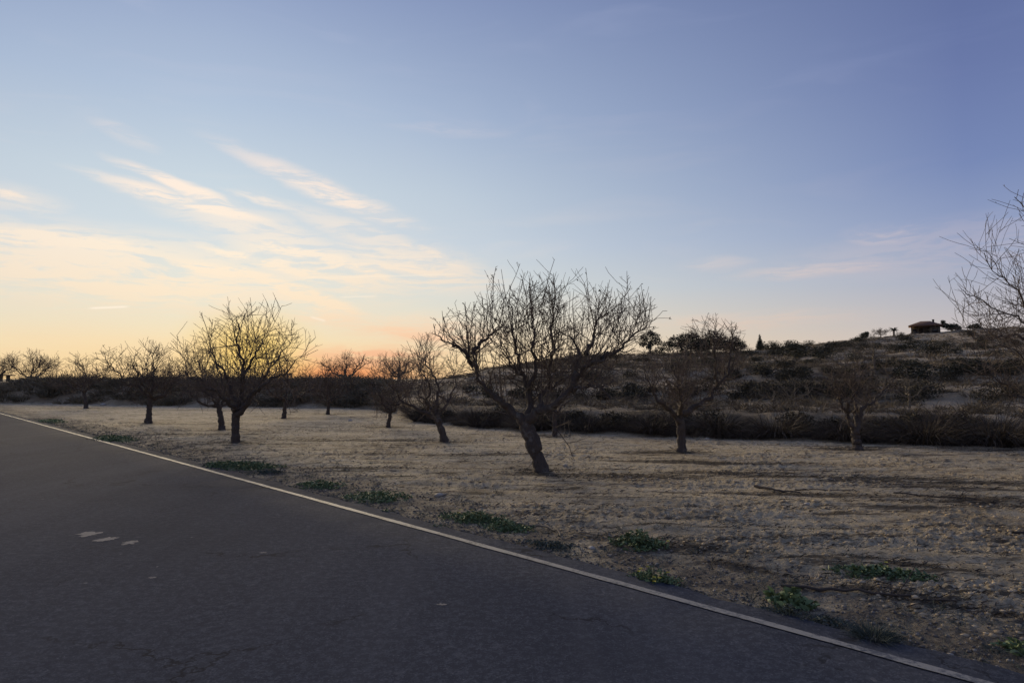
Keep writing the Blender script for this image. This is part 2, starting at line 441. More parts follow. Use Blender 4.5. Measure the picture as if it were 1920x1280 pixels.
def mat_ground():
    m, n, b = material('orchard_soil')
    pos = n.new('ShaderNodeNewGeometry').outputs['Position']
    hill = attr(n, 'hill'); lit = attr(n, 'litter'); vg = attr(n, 'verge')
    big = n.noise(pos, .45, 4, .6)
    mid = n.noise(pos, 3.2, 6, .68, .4)
    fine = n.noise(pos, 34, 6, .72)
    rows = n.noise(n.mapping(pos, rot=(0, 0, R(9)), scale=(.55, 3.6, 1)), 1.0, 8, .7, .6)
    rows2 = n.noise(n.mapping(pos, rot=(0, 0, R(12)), scale=(2.2, 10, 1)), 1.0, 7, .72, .5)
    soil = n.mix(n.sstep(big, .32, .68), (.380, .295, .178, 1), (.690, .570, .370, 1))
    soil = n.mix(n.sstep(mid, .35, .7), soil, (.68, .572, .395, 1))
    soil = n.mix(n.sstep(fine, .48, .70), soil, (.27, .205, .122, 1))
    reddish = n.sstep(n.noise(pos, 1.1, 4, .6), .56, .75)
    soil = n.mix(n.math('MULTIPLY', reddish, .45), soil, (.30, .20, .125, 1))
    # plant litter left in streaks by the harrow
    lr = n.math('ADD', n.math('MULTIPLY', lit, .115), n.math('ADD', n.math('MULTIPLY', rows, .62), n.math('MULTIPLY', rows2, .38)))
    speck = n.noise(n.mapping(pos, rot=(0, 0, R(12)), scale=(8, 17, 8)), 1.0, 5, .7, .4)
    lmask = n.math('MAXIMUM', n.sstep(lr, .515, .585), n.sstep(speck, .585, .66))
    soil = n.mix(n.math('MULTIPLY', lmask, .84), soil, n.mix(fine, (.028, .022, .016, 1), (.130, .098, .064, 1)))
    # gravel verge beside the asphalt
    vor = n.new('ShaderNodeTexVoronoi'); vor.inputs['Scale'].default_value = 46
    n.link(pos, vor.inputs['Vector'])
    gr = n.mix(n.math('MULTIPLY', vor.outputs['Color'], .8), (.075, .064, .052, 1), (.33, .275, .20, 1))
    soil = n.mix(n.math('MULTIPLY', vg, n.sstep(n.noise(pos, 2.3, 4, .6), .30, .62)), soil, gr)
    # hill: thin dry soil, brown scrub litter, pale bare patches
    hn = n.noise(n.mapping(pos, scale=(1, 1, 2.5)), .55, 7, .68, .5)
    hb = n.noise(n.mapping(pos, scale=(.6, 1, 3)), .16, 4, .6)
    hc = n.mix(n.sstep(hn, .36, .62), (.125, .098, .062, 1), (.33, .258, .165, 1))
    hc = n.mix(n.math('MULTIPLY', n.sstep(hb, .46, .62), n.sstep(fine, .25, .6)), hc, (.54, .43, .285, 1))
    col = n.mix(hill, soil, hc)
    n.link(col, b.inputs['Base Color'])
    b.inputs['Roughness'].default_value = .97
    b.inputs['Specular IOR Level'].default_value = .1
    bump(n, b, n.math('ADD', fine, n.math('MULTIPLY', mid, .8)), 1.0, .07)
    return m

def mat_asphalt():
    m, n, b = material('asphalt')
    pos = n.new('ShaderNodeNewGeometry').outputs['Position']
    vor = n.new('ShaderNodeTexVoronoi'); vor.inputs['Scale'].default_value = 95
    n.link(pos, vor.inputs['Vector'])
    big = n.noise(pos, .35, 4, .6)
    along = n.mapping(pos, rot=(0, 0, R(-43)), scale=(1, .06, 1))
    lane = n.noise(along, 1.4, 4, .6)
    fine = n.noise(pos, 60, 5, .75)
    col = n.mix(vor.outputs['Color'], (.031, .035, .045, 1), (.080, .087, .106, 1))
    med = n.noise(pos, 17, 4, .7)
    col = n.mix(n.sstep(med, .44, .56), col, (.040, .044, .056, 1))
    grit = n.noise(pos, 7.5, 6, .8)
    col = n.mix(n.math('MULTIPLY', n.sstep(grit, .54, .66), .55), col, (.098, .104, .120, 1))
    col = n.mix(n.sstep(fine, .58, .70), col, (.15, .155, .17, 1))
    col = n.mix(n.math('MULTIPLY', n.sstep(lane, .4, .7), .30), col, (.092, .096, .108, 1))
    col = n.mix(n.math('MULTIPLY', n.sstep(big, .45, .7), .45), col, (.034, .038, .048, 1))
    chips = n.new('ShaderNodeTexVoronoi'); chips.inputs['Scale'].default_value = 4.5; chips.inputs['Randomness'].default_value = 1
    n.link(n.vmath('ADD', pos, n.vmath('MULTIPLY', n.noise(pos, 9, 3, out=1), (.12, .12, .0))), chips.inputs['Vector'])
    spot = n.math('MULTIPLY', n.sstep(chips.outputs['Distance'], .04, .09, 1, 0), n.sstep(n.noise(pos, 1.7, 2), .54, .60))
    col = n.mix(n.math('MULTIPLY', spot, .6), col, (.22, .215, .21, 1))
    crk = n.new('ShaderNodeTexVoronoi', feature='DISTANCE_TO_EDGE'); crk.inputs['Scale'].default_value = .55
    n.link(n.vmath('ADD', pos, n.vmath('MULTIPLY', n.noise(pos, 2.2, 5, .65, out=1), (.9, .9, 0))), crk.inputs['Vector'])
    crack = n.math('MULTIPLY', n.sstep(crk.outputs['Distance'], .003, .010, 1, 0), n.sstep(n.noise(pos, .6, 3), .50, .58))
    col = n.mix(n.math('MULTIPLY', crack, .8), col, (.022, .023, .027, 1))
    n.link(col, b.inputs['Base Color'])
    b.inputs['Roughness'].default_value = 1.0
    b.inputs['Specular IOR Level'].default_value = 0.015
    bump(n, b, n.math('ADD', vor.outputs['Distance'], n.math('MULTIPLY', fine, .6)), .25, .004)
    return m

def mat_paint():
    m, n, b = material('road_paint')
    pos = n.new('ShaderNodeNewGeometry').outputs['Position']
    wear = n.noise(pos, 26, 6, .75)
    wear2 = n.noise(pos, 3, 3, .6)
    k = n.math('ADD', n.math('MULTIPLY', wear, .6), n.math('MULTIPLY', wear2, .4))
    n.link(n.mix(n.sstep(k, .47, .60), (.27, .252, .215, 1), (.085, .087, .092, 1)), b.inputs['Base Color'])
    b.inputs['Roughness'].default_value = .7
    bump(n, b, wear, .5, .004)
    return m

# ------------------------------------------------------------------ ground sheet (one sheet to the horizon)
th = np.concatenate([np.arange(-180, -46, 4.0), np.arange(-46, 46.01, .125), np.arange(50, 180, 4.0)])
th = th[(th > -180.01) & (th < 179.9)]
rr = np.concatenate([[.15], .5 * 1.06 ** np.arange(0, 36)])
rr = rr[rr < 3.6]
a = 3.7 * 1.0076 ** np.arange(0, 372)
b_ = a[-1] * 1.018 ** np.arange(1, 84)
c_ = b_[-1] * 1.16 ** np.arange(1, 24)
rr = np.concatenate([rr, a, b_, c_])
TH, RR = np.meshgrid(np.radians(th), rr, indexing='ij')
X = (np.sin(TH) * RR).ravel(); Y = (np.cos(TH) * RR).ravel()
Z = zfull(X, Y)
nt_, nr_ = len(th), len(rr)
idx = np.arange(nt_ * nr_).reshape(nt_, nr_)
i2 = np.roll(idx, -1, axis=0)
Fq = np.stack([idx[:, :-1], idx[:, 1:], i2[:, 1:], i2[:, :-1]], -1).reshape(-1, 4)
V = np.stack([X, Y, Z], 1)
V = np.vstack([V, [[0, 0, -.045]]])
Ft = np.stack([np.full(nt_, len(V) - 1), idx[:, 0], i2[:, 0]], -1)
gm = mesh_np('ground', V, [Fq, Ft], mat_ground(), smooth=True)
d_ = roadd(V[:, 0], V[:, 1])
for nm, val in (('litter', litter(V[:, 0], V[:, 1]) * ss(d_, 4.9, 5.4)),
                ('hill', ss(foot_s(V[:, 0], V[:, 1]), -.1, .7) * ss(d_, 5.2, 6.6)),
                ('verge', (1 - ss(d_, 5.0, 6.0)))):
    at = gm.attributes.new(nm, 'FLOAT', 'POINT')
    at.data.foreach_set('value', val.astype(np.float32))
ground = tag(link('ground', gm), 'dry tan ploughed soil of the orchard rising into the terraced hill', None, kind='structure')

def gz(x, y):
    return float(zfull(np.array([x]), np.array([y]))[0])

# ------------------------------------------------------------------ road with worn white edge lines
ts = np.concatenate([np.arange(-30, 60, .12), np.arange(60, 700, 6.0)])
def strip(d0, d1, z, jag0=0.0, jag1=0.0, seed=0, skirt=0.0, cols=2):
    e0 = d0 + jag0 * fbm(ts * 1.3, ts * 0 + seed, 4, seed)
    e1 = d1 + jag1 * fbm(ts * 1.3, ts * 0 + seed + 5, 4, seed + 3)
    rows = []
    for k in range(cols):
        f = k / (cols - 1)
        d = e0 * (1 - f) + e1 * f
        crown = z - .0006 * (d - 1.15) ** 2
        rows.append(np.stack([RN[0] * d + RT[0] * ts, RN[1] * d + RT[1] * ts, crown], 1))
    if skirt:
        for (dd, o, at0) in ((e0, -1, True), (e1, 1, False)):
            p = np.stack([RN[0] * (dd + o * .04) + RT[0] * ts, RN[1] * (dd + o * .04) + RT[1] * ts, np.full(len(ts), z - skirt)], 1)
            rows = [p] + rows if at0 else rows + [p]
    V = np.concatenate(rows); n_ = len(ts)
    F = []
    for k in range(len(rows) - 1):
        i = np.arange(n_ - 1) + k * n_
        F.append(np.stack([i, i + n_, i + n_ + 1, i + 1], -1))
    return V, F
V, F = strip(ROAD_L, ROAD_E, 0.0, .05, .13, 3, .07, 8)
road = tag(link('road', mesh_np('road', V, F, mat_asphalt())), 'dark grey narrow asphalt road with worn surface', None, kind='structure')
V, F = strip(4.31, 4.388, .006, .014, .014, 13)
paint = mat_paint()
ln = link('edge_line', mesh_np('edge_line', V, F, paint), road)
V, F = strip(-2.02, -1.92, .006, .012, .012, 23)
link('edge_line', mesh_np('edge_line', V, F, paint), road)
# three pale worn patches on the asphalt
pm = mat_plain('worn_patch', (.165, .157, .15), 1.0, .6, 22)
def road_z(x, y):
    return -.0006 * (roadd(x, y) - 1.15) ** 2
for (px_, py_, ax, ay, an, sd) in ((-4.36, 7.15, .10, .12, .3, 1), (-4.05, 6.92, .085, .10, -.2, 2), (-3.74, 6.79, .07, .075, .5, 3), (-.5, 4.95, .035, .02, .1, 4), (-2.9, 5.6, .03, .02, .1, 6), (-2.3, 6.4, .03, .018, .1, 7)):
    k = 32; an_ = np.linspace(0, 2 * np.pi, k, endpoint=False)
    r_ = 1 + .65 * vnoise(np.cos(an_) * 2 + sd * 7, np.sin(an_) * 2, sd) + .35 * vnoise(np.cos(an_) * 6 + sd * 7, np.sin(an_) * 6, sd)
    u = np.cos(an_) * r_ * ax; v = np.sin(an_) * r_ * ay
    P = np.stack([px_ + u * math.cos(an) - v * math.sin(an), py_ + u * math.sin(an) + v * math.cos(an), np.zeros(k)], 1)
    P[:, 2] = road_z(P[:, 0], P[:, 1]) + .0022
    P = np.vstack([P, [[px_, py_, road_z(px_, py_) + .0026]]])
    F = np.stack([np.full(k, k), np.arange(k), (np.arange(k) + 1) % k], -1)
    link('worn_patch', mesh_np('worn_patch', P, [F], pm), road)

# ------------------------------------------------------------------ shape builders
def tubes(P, Rd, sides):
    """P (m,k,3) polylines, Rd (m,k) radii -> verts, quads"""
    m, k, _ = P.shape
    T = np.empty_like(P)
    T[:, 1:-1] = P[:, 2:] - P[:, :-2]; T[:, 0] = P[:, 1] - P[:, 0]; T[:, -1] = P[:, -1] - P[:, -2]
    T = norm(T)
    mean = norm(P[:, -1] - P[:, 0])
    ref = np.where(np.abs(mean[:, 2:3]) < .8, np.array([[0, 0, 1.0]]), np.array([[1.0, .13, 0]]))
    A = norm(np.cross(T, ref[:, None, :])); B = np.cross(T, A)
    an = np.arange(sides) * 2 * np.pi / sides
    ring = A[:, :, None, :] * np.cos(an)[None, None, :, None] + B[:, :, None, :] * np.sin(an)[None, None, :, None]
    V = (P[:, :, None, :] + ring * Rd[:, :, None, None]).reshape(-1, 3)
    ii = np.arange(m * k * sides).reshape(m, k, sides)
    jj = np.roll(ii, -1, axis=2)
    F = np.stack([ii[:, :-1], jj[:, :-1], jj[:, 1:], ii[:, 1:]], -1).reshape(-1, 4)
    return V, F

class Buf:
    def __init__(s): s.V = []; s.F = {3: [], 4: []}; s.t = []; s.n = 0
    def add(s, V, F, tint=None):
        if len(V) == 0: return
        s.V.append(V); s.F[F.shape[1]].append(F + s.n)
        s.t.append(np.full(len(V), .5) if tint is None else np.broadcast_to(tint, (len(V),)).astype(float)); s.n += len(V)
    def mesh(s, name, mat, smooth=True):
        return mesh_np(name, np.concatenate(s.V), [np.concatenate(f) for f in s.F.values() if f], mat, np.concatenate(s.t), smooth)

def blades(base, d0, L, droop, wid, segs=3, rg=rng, taper=True):
    """ribbons that bend over: grass blades and leaves"""
    n = len(base)
    d = norm(d0); p = base.copy()
    side = norm(np.cross(d, rg.normal(size=(n, 3))))
    rows = []
    for k in range(segs + 1):
        f = k / segs
        wk = wid * ((1 - f) ** .7 if taper else np.sin(np.pi * (0.12 + .88 * f)) ) 
        if k == segs: wk = wid * .04
        rows.append(p - side * wk[:, None] / 2); rows.append(p + side * wk[:, None] / 2)
        p = p + d * (L / segs)[:, None]
        d = norm(d + np.array([0, 0, -1.0]) * droop[:, None] / segs)
    V = np.stack(rows, 1).reshape(-1, 3)
    o = (np.arange(n) * (2 * segs + 2))[:, None]
    F = np.concatenate([np.stack([o + 2 * k, o + 2 * k + 1, o + 2 * k + 3, o + 2 * k + 2], -1).reshape(-1, 4) for k in range(segs)])
    return V, F

def leaf_cards(C, size, rg):
    """small folded leaf faces at points C"""
    n = len(C)
    u = norm(rg.normal(size=(n, 3))); v = norm(np.cross(u, rg.normal(size=(n, 3))))
    s = size[:, None]
    V = np.stack([C - u * s, C + v * s * .45, C + u * s, C - v * s * .45], 1).reshape(-1, 3)
    o = np.arange(n)[:, None] * 4
    return V, np.concatenate([o, o + 1, o + 2, o + 3], 1)

# ------------------------------------------------------------------ bare almond trees
def resample(pts, k):
    pts = np.array(pts, float)
    seg = np.r_[0, np.cumsum(np.linalg.norm(np.diff(pts, axis=0), axis=1))]
    t = np.linspace(0, seg[-1], k)
    # smooth through the points
    out = np.stack([np.interp(t, seg, pts[:, c]) for c in range(pts.shape[1])], 1)
    for _ in range(2):
        out[1:-1] = .25 * out[:-2] + .5 * out[1:-1] + .25 * out[2:]
    return out

def grow(rg, par, par_r, n, L, spread, up, trop, wob, k, r_ratio, r_tip, t0=.15, env=None, rmax=.03):
    """children of polylines par (m,kk,3): returns (n,k,3),(n,k)"""
    m, kk, _ = par.shape
    ln_ = np.linalg.norm(np.diff(par, axis=1), axis=2).sum(1)
    pi = rg.choice(m, size=n, p=ln_ / ln_.sum())
    t = t0 + (1 - t0) * rg.random(n) ** .85
    f = t * (kk - 1); i0 = np.minimum(f.astype(int), kk - 2); u = (f - i0)[:, None]
    p = par[pi, i0] * (1 - u) + par[pi, i0 + 1] * u
    pd = norm(par[pi, i0 + 1] - par[pi, i0])
    pr = par_r[pi, i0] * (1 - u[:, 0]) + par_r[pi, i0 + 1] * u[:, 0]
    rnd = norm(rg.normal(size=(n, 3)))
    perp = norm(rnd - pd * (rnd * pd).sum(1, keepdims=True))
    d = norm(pd * .45 + perp * spread + np.array([0, 0, 1.0]) * (up * (.4 + rg.random(n)))[:, None])
    Ls = L * (.45 + .9 * rg.random(n)) * (1.12 - .45 * t)
    P = [p]
    for j in range(k - 1):
        p = p + d * (Ls / (k - 1))[:, None]
        P.append(p)
        d = norm(d + np.array([0, 0, trop / (k - 1)]) + rg.normal(size=(n, 3)) * wob)
    P = np.stack(P, 1)
    if env is not None:
        c, e = np.array(env[0]), np.array(env[1])
        sc = np.full(n, .18)
        for q in (.3, .45, .6, .8, 1.0):
            end = P[:, 0] + (P[:, -1] - P[:, 0]) * q
            ok = (((end - c) / e) ** 2).sum(1) < (.55 + .8 * rg.random(n))
            sc = np.where(ok, q, sc)
        P = P[:, :1] + (P - P[:, :1]) * sc[:, None, None]
    r0 = np.minimum(np.maximum(pr * r_ratio, r_tip * 1.25), rmax)
    tt_ = np.linspace(0, 1, k)[None, :]
    Rr = r0[:, None] * (1 - tt_) ** .8 + r_tip * tt_
    return P, Rr

def auto_limbs(rg, fork, H, spread, n, az0, lean=(0, 0)):
    out = []
    for i in range(n):
        a = az0 + i * 2 * math.pi / n + rg.normal() * .22
        rad = spread * (.78 + .3 * rg.random()); top = H * (.52 + .26 * rg.random())
        rise = top - fork[2]
        pts = [fork]
        for f in (.2, .4, .62, .82, 1.0):
            out_ = rad * f ** .8
            zz = fork[2] + rise * (f ** 1.1)
            pts.append((fork[0] + math.cos(a) * out_ + lean[0] * f + rg.normal() * .05 * spread,
                        fork[1] + math.sin(a) * out_ + lean[1] * f + rg.normal() * .05 * spread, zz + rg.normal() * .03 * H))
        out.append((pts, None))
    return out

def almond(label, loc, trunk, trunk_r, limbs, seed, H, env, n2=16, n3=60, n4=80, L2=.75, L3=.38, up2=.75, leaves=0, group='bare almond trees in the orchard',
           limb_r=.07, tip=.0042, bark=None, twig=None, name='almond_tree', cat='tree', sprouts=0):
    """trunk: [(x,y,z)...] local; limbs: [(points, r0)]"""
    rg = np.random.default_rng(seed)
    bark = bark or M['bark']; twig = twig or M['twig']
    z0 = gz(loc[0], loc[1]) - .03
    root = thing(name, label, cat, (loc[0], loc[1], z0), group)
    # trunk: flared foot, knots
    P = resample(trunk, 22)
    k = len(P); t = np.linspace(0, 1, k)
    rad = np.interp(t, np.linspace(0, 1, len(trunk_r)), trunk_r) * (1 + .05 * np.sin(t * 23 + seed) + .05 * rg.normal(size=k))
    P[1:, :2] += rg.normal(size=(k - 1, 2)) * .008
    sd = 14
    V, F = tubes(P[None], rad[None], sd)
    V = V.reshape(k, sd, 3)
    ctr = P[:, None, :]
    an = np.arange(sd)
    lump = 1 + .12 * vnoise(an[None, :] * .7 + seed * 3.1 + 0 * t[:, None], t[:, None] * 9 + 0 * an[None, :], seed) + .28 * np.exp(-t * 8)[:, None] * (.6 + np.cos(an[None, :] * 2 * np.pi / sd * 4 + seed))
    V = (ctr + (V - ctr) * lump[..., None]).reshape(-1, 3)
    P0 = V.reshape(k, sd, 3)[0]
    top = np.arange((k - 1) * sd, k * sd)[None, :]
    bf = Buf(); bf.add(V, F)
    tm = mesh_np('trunk', V, [F, top], bark, smooth=True)
    link('trunk', tm, root)
    for li, (pts, r0) in enumerate(limbs):
        r0 = r0 or limb_r * (.85 + .3 * rg.random())
        K = 26
        Lp = resample(pts, K)
        ll = np.linalg.norm(Lp[-1] - Lp[0])
        g = rg.normal(size=(K, 3)); g = (g + np.roll(g, 1, 0)) * .5; g[0] = 0
        Lp = Lp + g * .028 * max(ll, .4) ** .5
        tl = np.linspace(0, 1, K)
        lr = r0 * (1 - tl) ** 1.15 + tip * 1.5 * tl
        lr *= 1 + .10 * rg.normal(size=K)
        V, F = tubes(Lp[None], lr[None], 8)
        limb = link('limb', mesh_np('limb', V, [F], bark, smooth=True), root)
        A, Ar = Lp[None], lr[None]
        b = Buf()
        w2 = max(4, int(n2 * max(.4, min(1.6, ll))))
        B, Br = grow(rg, A, Ar, w2, L2, 1.05, up2 * .42, .20, .11, 9, .36, tip * .9, .12, env, min(r0 * .28, .0100))
        V, F = tubes(B, Br, 5); b.add(V, F, np.repeat(rg.random(len(B)) * .6, 9 * 5))
        if sprouts:
            Sx, Sr = grow(rg, A, Ar, int(sprouts * max(.4, min(1.6, ll))), L2 * 1.7, .62, 1.15, .35, .06, 8, .22, tip * .9, .1, (env[0], tuple(1.1 * e_ for e_ in env[1])), .0085)
            V, F = tubes(Sx, Sr, 4); b.add(V, F, np.repeat(.2 + rg.random(len(Sx)) * .6, 8 * 4))
            Bx = np.concatenate([B[:, ::1][:, :8], Sx]); Bxr = np.concatenate([Br[:, :8], Sr])
        else:
            Bx, Bxr = B, Br
        w3 = max(8, int(n3 * max(.4, min(1.6, ll))))
        Cc, Cr = grow(rg, Bx, Bxr, int(w3 * .85), L3 * 1.45, .9, .4, .15, .09, 6, .45, tip * .7, .12, (env[0], tuple(1.06 * e_ for e_ in env[1])), .0058)
        V, F = tubes(Cc, Cr, 4); b.add(V, F, np.repeat(rg.random(len(Cc)) * .8, 6 * 4))
        w4 = max(10, int(n4 * max(.4, min(1.6, ll))))
        Dd, Dr = grow(rg, np.concatenate([Cc, Bx[:, :6]]), np.concatenate([Cr, Bxr[:, :6]]), int(w4 * .8), L3 * .5, .8, .4, .1, .10, 4, .55, tip * .6, .1, env, .0042)
        V, F = tubes(Dd, Dr, 3); b.add(V, F, np.repeat(rg.random(len(Dd)), 4 * 3))
        tg = link('twigs', b.mesh('twigs', twig), limb); tg['kind'] = 'stuff'
        if leaves:
            ends = np.concatenate([Dd[:, -1], Cc[:, -1]])
            pick = ends[rg.choice(len(ends), size=int(leaves))]
            V, F = leaf_cards(pick + rg.normal(size=pick.shape) * .012, .012 + .016 * rg.random(len(pick)), rg)
            lf = Buf(); lf.add(V, F, np.repeat(rg.random(len(pick)), 4))
            lo = link('leaves', lf.mesh('leaves', M['leafrem'], False), limb); lo['kind'] = 'stuff'
    return root

# the big leaning tree in the middle
s = .00909
def q(px, py, y=0.0):      # offsets from this tree's foot, metres
    return ((px - 1015) * s, y, (888 - py) * s)
almond('large gnarled bare almond tree with burled leaning trunk, nearest to the road', (0.5, 11.63),
       [q(1016, 893), q(1012, 872), q(1004, 848, .02), q(997, 826, .04), q(988, 806, .04), q(980, 786, .05)], [.150, .112, .112, .145, .115, .11],
       [([q(984, 796, .04), q(962, 776, .02), q(942, 758, 0), q(922, 742, -.06), q(902, 728, -.1), q(893, 706, -.12), q(888, 680, -.15), q(888, 660, -.2)], .088),
        ([q(890, 690, -.14), q(872, 664, -.3), q(846, 648, -.42), q(818, 634, -.5)], .042),
        ([q(888, 668, -.18), q(904, 646, -.05), q(925, 628, .1), q(940, 606, .2)], .040),
        ([q(984, 792, .05), q(992, 768, .12), q(993, 735, .2), q(978, 703, .3), q(952, 682, .42), q(938, 652, .5)], .075),
        ([q(993, 745, .18), q(1000, 710, .05), q(1004, 670, -.1), q(1000, 620, -.2), q(996, 570, -.2)], .040),
        ([q(984, 790, .04), q(1008, 773, -.1), q(1036, 762, -.22), q(1064, 738, -.3), q(1073, 708, -.3), q(1090, 676, -.22), q(1086, 656, -.1), q(1072, 636, .1), q(1056, 622, .25)], .092),
        ([q(1070, 722, -.3), q(1082, 702, -.45), q(1108, 682, -.62), q(1142, 668, -.75), q(1176, 660, -.8)], .050),
        ([q(1118, 678, -.62), q(1150, 660, -.45), q(1186, 636, -.3), q(1216, 608, -.2)], .034),
        ([q(1096, 668, -.2), q(1112, 646, .05), q(1120, 604, .25), q(1146, 578, .35)], .040),
        ([q(1012, 772, -.1), q(1016, 738, .2), q(1042, 732, .5), q(1070, 700, .8), q(1096, 680, 1.0)], .050),
        ([q(1068, 734, -.3), q(1092, 726, -.5), q(1112, 727, -.7), q(1134, 748, -.8)], .032),
        ([q(1036, 735, .45), q(1030, 690, .35), q(1040, 650, .2), q(1036, 600, .1), q(1040, 560, .1)], .038),
        ([q(980, 702, .3), q(966, 660, .1), q(962, 620, 0), q(958, 580, -.1)], .030)],
       3, 3.4, ((.20, 0, 1.85), (1.88, 1.65, 1.55)), n2=13, n3=80, n4=80, L2=.72, L3=.36, up2=.85, leaves=40, sprouts=14, tip=.0040)

# second tree on the left
s = .01305
def q(px, py, y=0.0):
    return ((px - 443) * s, y, (833 - py) * s)
almond('tall open bare almond tree standing before the brightest glow, left of middle', (-6.73, 16.79),
       [q(443, 838), q(441, 815), q(440, 795), q(440, 775)], [.125, .095, .095, .10],
       [([q(440, 780), q(458, 766, -.1), q(478, 738, -.3), q(508, 716, -.5), q(548, 698, -.6), q(576, 668, -.5)], .085),
        ([q(440, 778), q(432, 752, .2), q(410, 712, .4), q(386, 672, .5), q(360, 640, .5)], .08),
        ([q(440, 778), q(446, 740, .1), q(452, 690, 0), q(446, 630, -.1), q(442, 588, -.1)], .07),
        ([q(442, 776), q(438, 750, -.3), q(420, 730, -.7), q(390, 704, -1.0), q(370, 690, -1.2)], .06),
        ([q(446, 770), q(470, 720, .5), q(494, 670, .8), q(520, 630, .9)], .06),
        ([q(448, 730), q(478, 668, -.2), q(500, 630, -.3)], .045)],
       7, 3.6, ((.35, 0, 1.85), (1.95, 1.7, 1.6)), n2=15, n3=78, n4=80, L2=.85, L3=.44, leaves=30, sprouts=6, tip=.0048)

# tree right of the middle
s = .01145
def q(px, py, y=0.0):
    return ((px - 1278) * s, y, (850 - py) * s)
almond('dark bare almond tree with straight trunk, first one right of the big tree', (3.64, 14.76),
       [q(1278, 855), q(1278, 830), q(1277, 805), q(1276, 786)], [.115, .090, .086, .09],
       [([q(1276, 790), q(1256, 772, -.1), q(1238, 758, -.2), q(1218, 735, -.3), q(1205, 700, -.3)], .07),
        ([q(1277, 788), q(1296, 764, .1), q(1330, 752, .1), q(1352, 728, .2), q(1384, 690, .2), q(1392, 650, .2)], .075),
        ([q(1277, 788), q(1284, 760, .3), q(1290, 720, .6), q(1300, 680, .8)], .06),
        ([q(1277, 788), q(1270, 756, -.4), q(1262, 716, -.6), q(1250, 684, -.7)], .055),
        ([q(1350, 730, .2), q(1344, 690, 0), q(1338, 656, -.1), q(1340, 625, -.1)], .035),
        ([q(1374, 702, .2), q(1380, 662, .3), q(1386, 630, .3), q(1394, 608, .3)], .028)],
       12, 2.85, ((.25, 0, 1.55), (1.45, 1.35, 1.35)), n2=14, n3=80, n4=90, L2=.62, L3=.36, leaves=30, sprouts=6)

# tree further right
s = .0119
def q(px, py, y=0.0):
    return ((px - 1607) * s, y, (845 - py) * s)
almond('low V-forked bare almond tree before the brush row on the right', (7.68, 15.3),
       [q(1607, 850), q(1607, 830), q(1604, 812), q(1603, 804)], [.125, .095, .085, .085],
       [([q(1603, 808), q(1592, 786), q(1580, 766, -.1), q(1566, 742, -.2), q(1540, 722, -.3)], .062),
        ([q(1604, 808), q(1614, 784, .1), q(1626, 764, .1), q(1656, 748, .2), q(1684, 716, .2)], .066),
        ([q(1612, 790, .1), q(1622, 740, .4), q(1630, 700, .5), q(1650, 676, .5)], .045),
        ([q(1584, 770, -.1), q(1590, 730, -.5), q(1596, 700, -.6)], .04)],
       15, 2.2, ((0, 0, 1.3), (1.2, 1.2, 1.0)), n2=13, n3=60, n4=90, L2=.55, L3=.32, sprouts=4)

def generic(label, loc, H, spread, trunk_h, r, n, seed, lean=(0, 0), az0=0.0, **kw):
    rg = np.random.default_rng(seed + 500)
    fork = (lean[0] * .6, lean[1] * .6, trunk_h)
    tr = [(0, 0, -.04), (lean[0] * .15, lean[1] * .15, trunk_h * .33), (lean[0] * .35, lean[1] * .35, trunk_h * .66), fork]
    limbs = auto_limbs(rg, (fork[0], fork[1], fork[2] - .05), H, spread, n, az0, lean)
    limbs.append(([(fork[0], fork[1], fork[2] - .05), (fork[0] + .05, .1, fork[2] + (H - trunk_h) * .4), (fork[0] - .05 + lean[0], -.05, fork[2] + (H - trunk_h) * .75)], None))
    return almond(label, loc, tr, [r * 1.3, r, r * .92, r * .95], limbs, seed, H, ((lean[0], lean[1], H * .55), (spread * 1.22, spread * 1.22, H * .47)), limb_r=r * .58, **kw)

generic('hazy bare almond tree leaning left, just behind and left of the big gnarled tree', (-1.64, 16.92), 2.75, 1.25, .72, .088, 4, 21, lean=(-.42, 0), az0=.3, n2=14, n3=70, n4=100, L2=.65, L3=.36, sprouts=6)
generic('small bare almond tree alone between the glow and the big tree', (-4.01, 22.17), 2.25, 1.05, .55, .062, 4, 22, lean=(.15, 0), az0=.9, n2=14, n3=60, n4=80, L2=.6, L3=.34, tip=.005)
generic('bare almond tree half hidden behind the tall left tree, forked low', (-8.89, 21.05), 2.75, 1.35, .78, .085, 5, 23, lean=(-.2, 0), az0=.2, n2=14, n3=60, n4=80, L2=.65, L3=.38, tip=.005, leaves=40)
generic('dark spreading almond tree with a few withered leaves, third tree from the left', (-12.86, 24.25), 3.05, 1.62, .95, .095, 5, 24, lean=(.1, 0), az0=.1, n2=16, n3=80, n4=120, L2=.75, L3=.4, tip=.006, leaves=160)
generic('small bare almond tree with upright tip, second from the left by the bank', (-22.43, 36.12), 3.1, 1.5, .95, .09, 4, 25, lean=(-.3, 0), az0=.8, n2=16, n3=60, n4=90, L2=.8, L3=.45, tip=.008, leaves=60)
generic('far bare almond tree showing behind the right half of the tall left tree', (-9.02, 27.11), 2.7, 1.4, .75, .075, 4, 26, lean=(.1, 0), az0=.5, n2=14, n3=60, n4=80, L2=.7, L3=.4, tip=.006)
generic('farthest bare almond tree right of the glow, close to the far bank', (-8.13, 30.29), 2.45, 1.35, .62, .075, 5, 27, lean=(.05, 0), az0=.0, n2=14, n3=60, n4=80, L2=.65, L3=.4, tip=.006)
generic('thin young dark tree behind the right side of the big gnarled trunk', (1.17, 18.76), 1.55, .62, .78, .062, 3, 28, az0=.4, n2=8, n3=30, n4=40, L2=.4, L3=.25)
generic('bare almond tree with spreading low crown on top of the bank, far left', (-36.2, 51.5), 2.5, 1.9, .35, .10, 6, 29, az0=.3, n2=16, n3=60, n4=70, L2=.8, L3=.5, tip=.009, leaves=60)
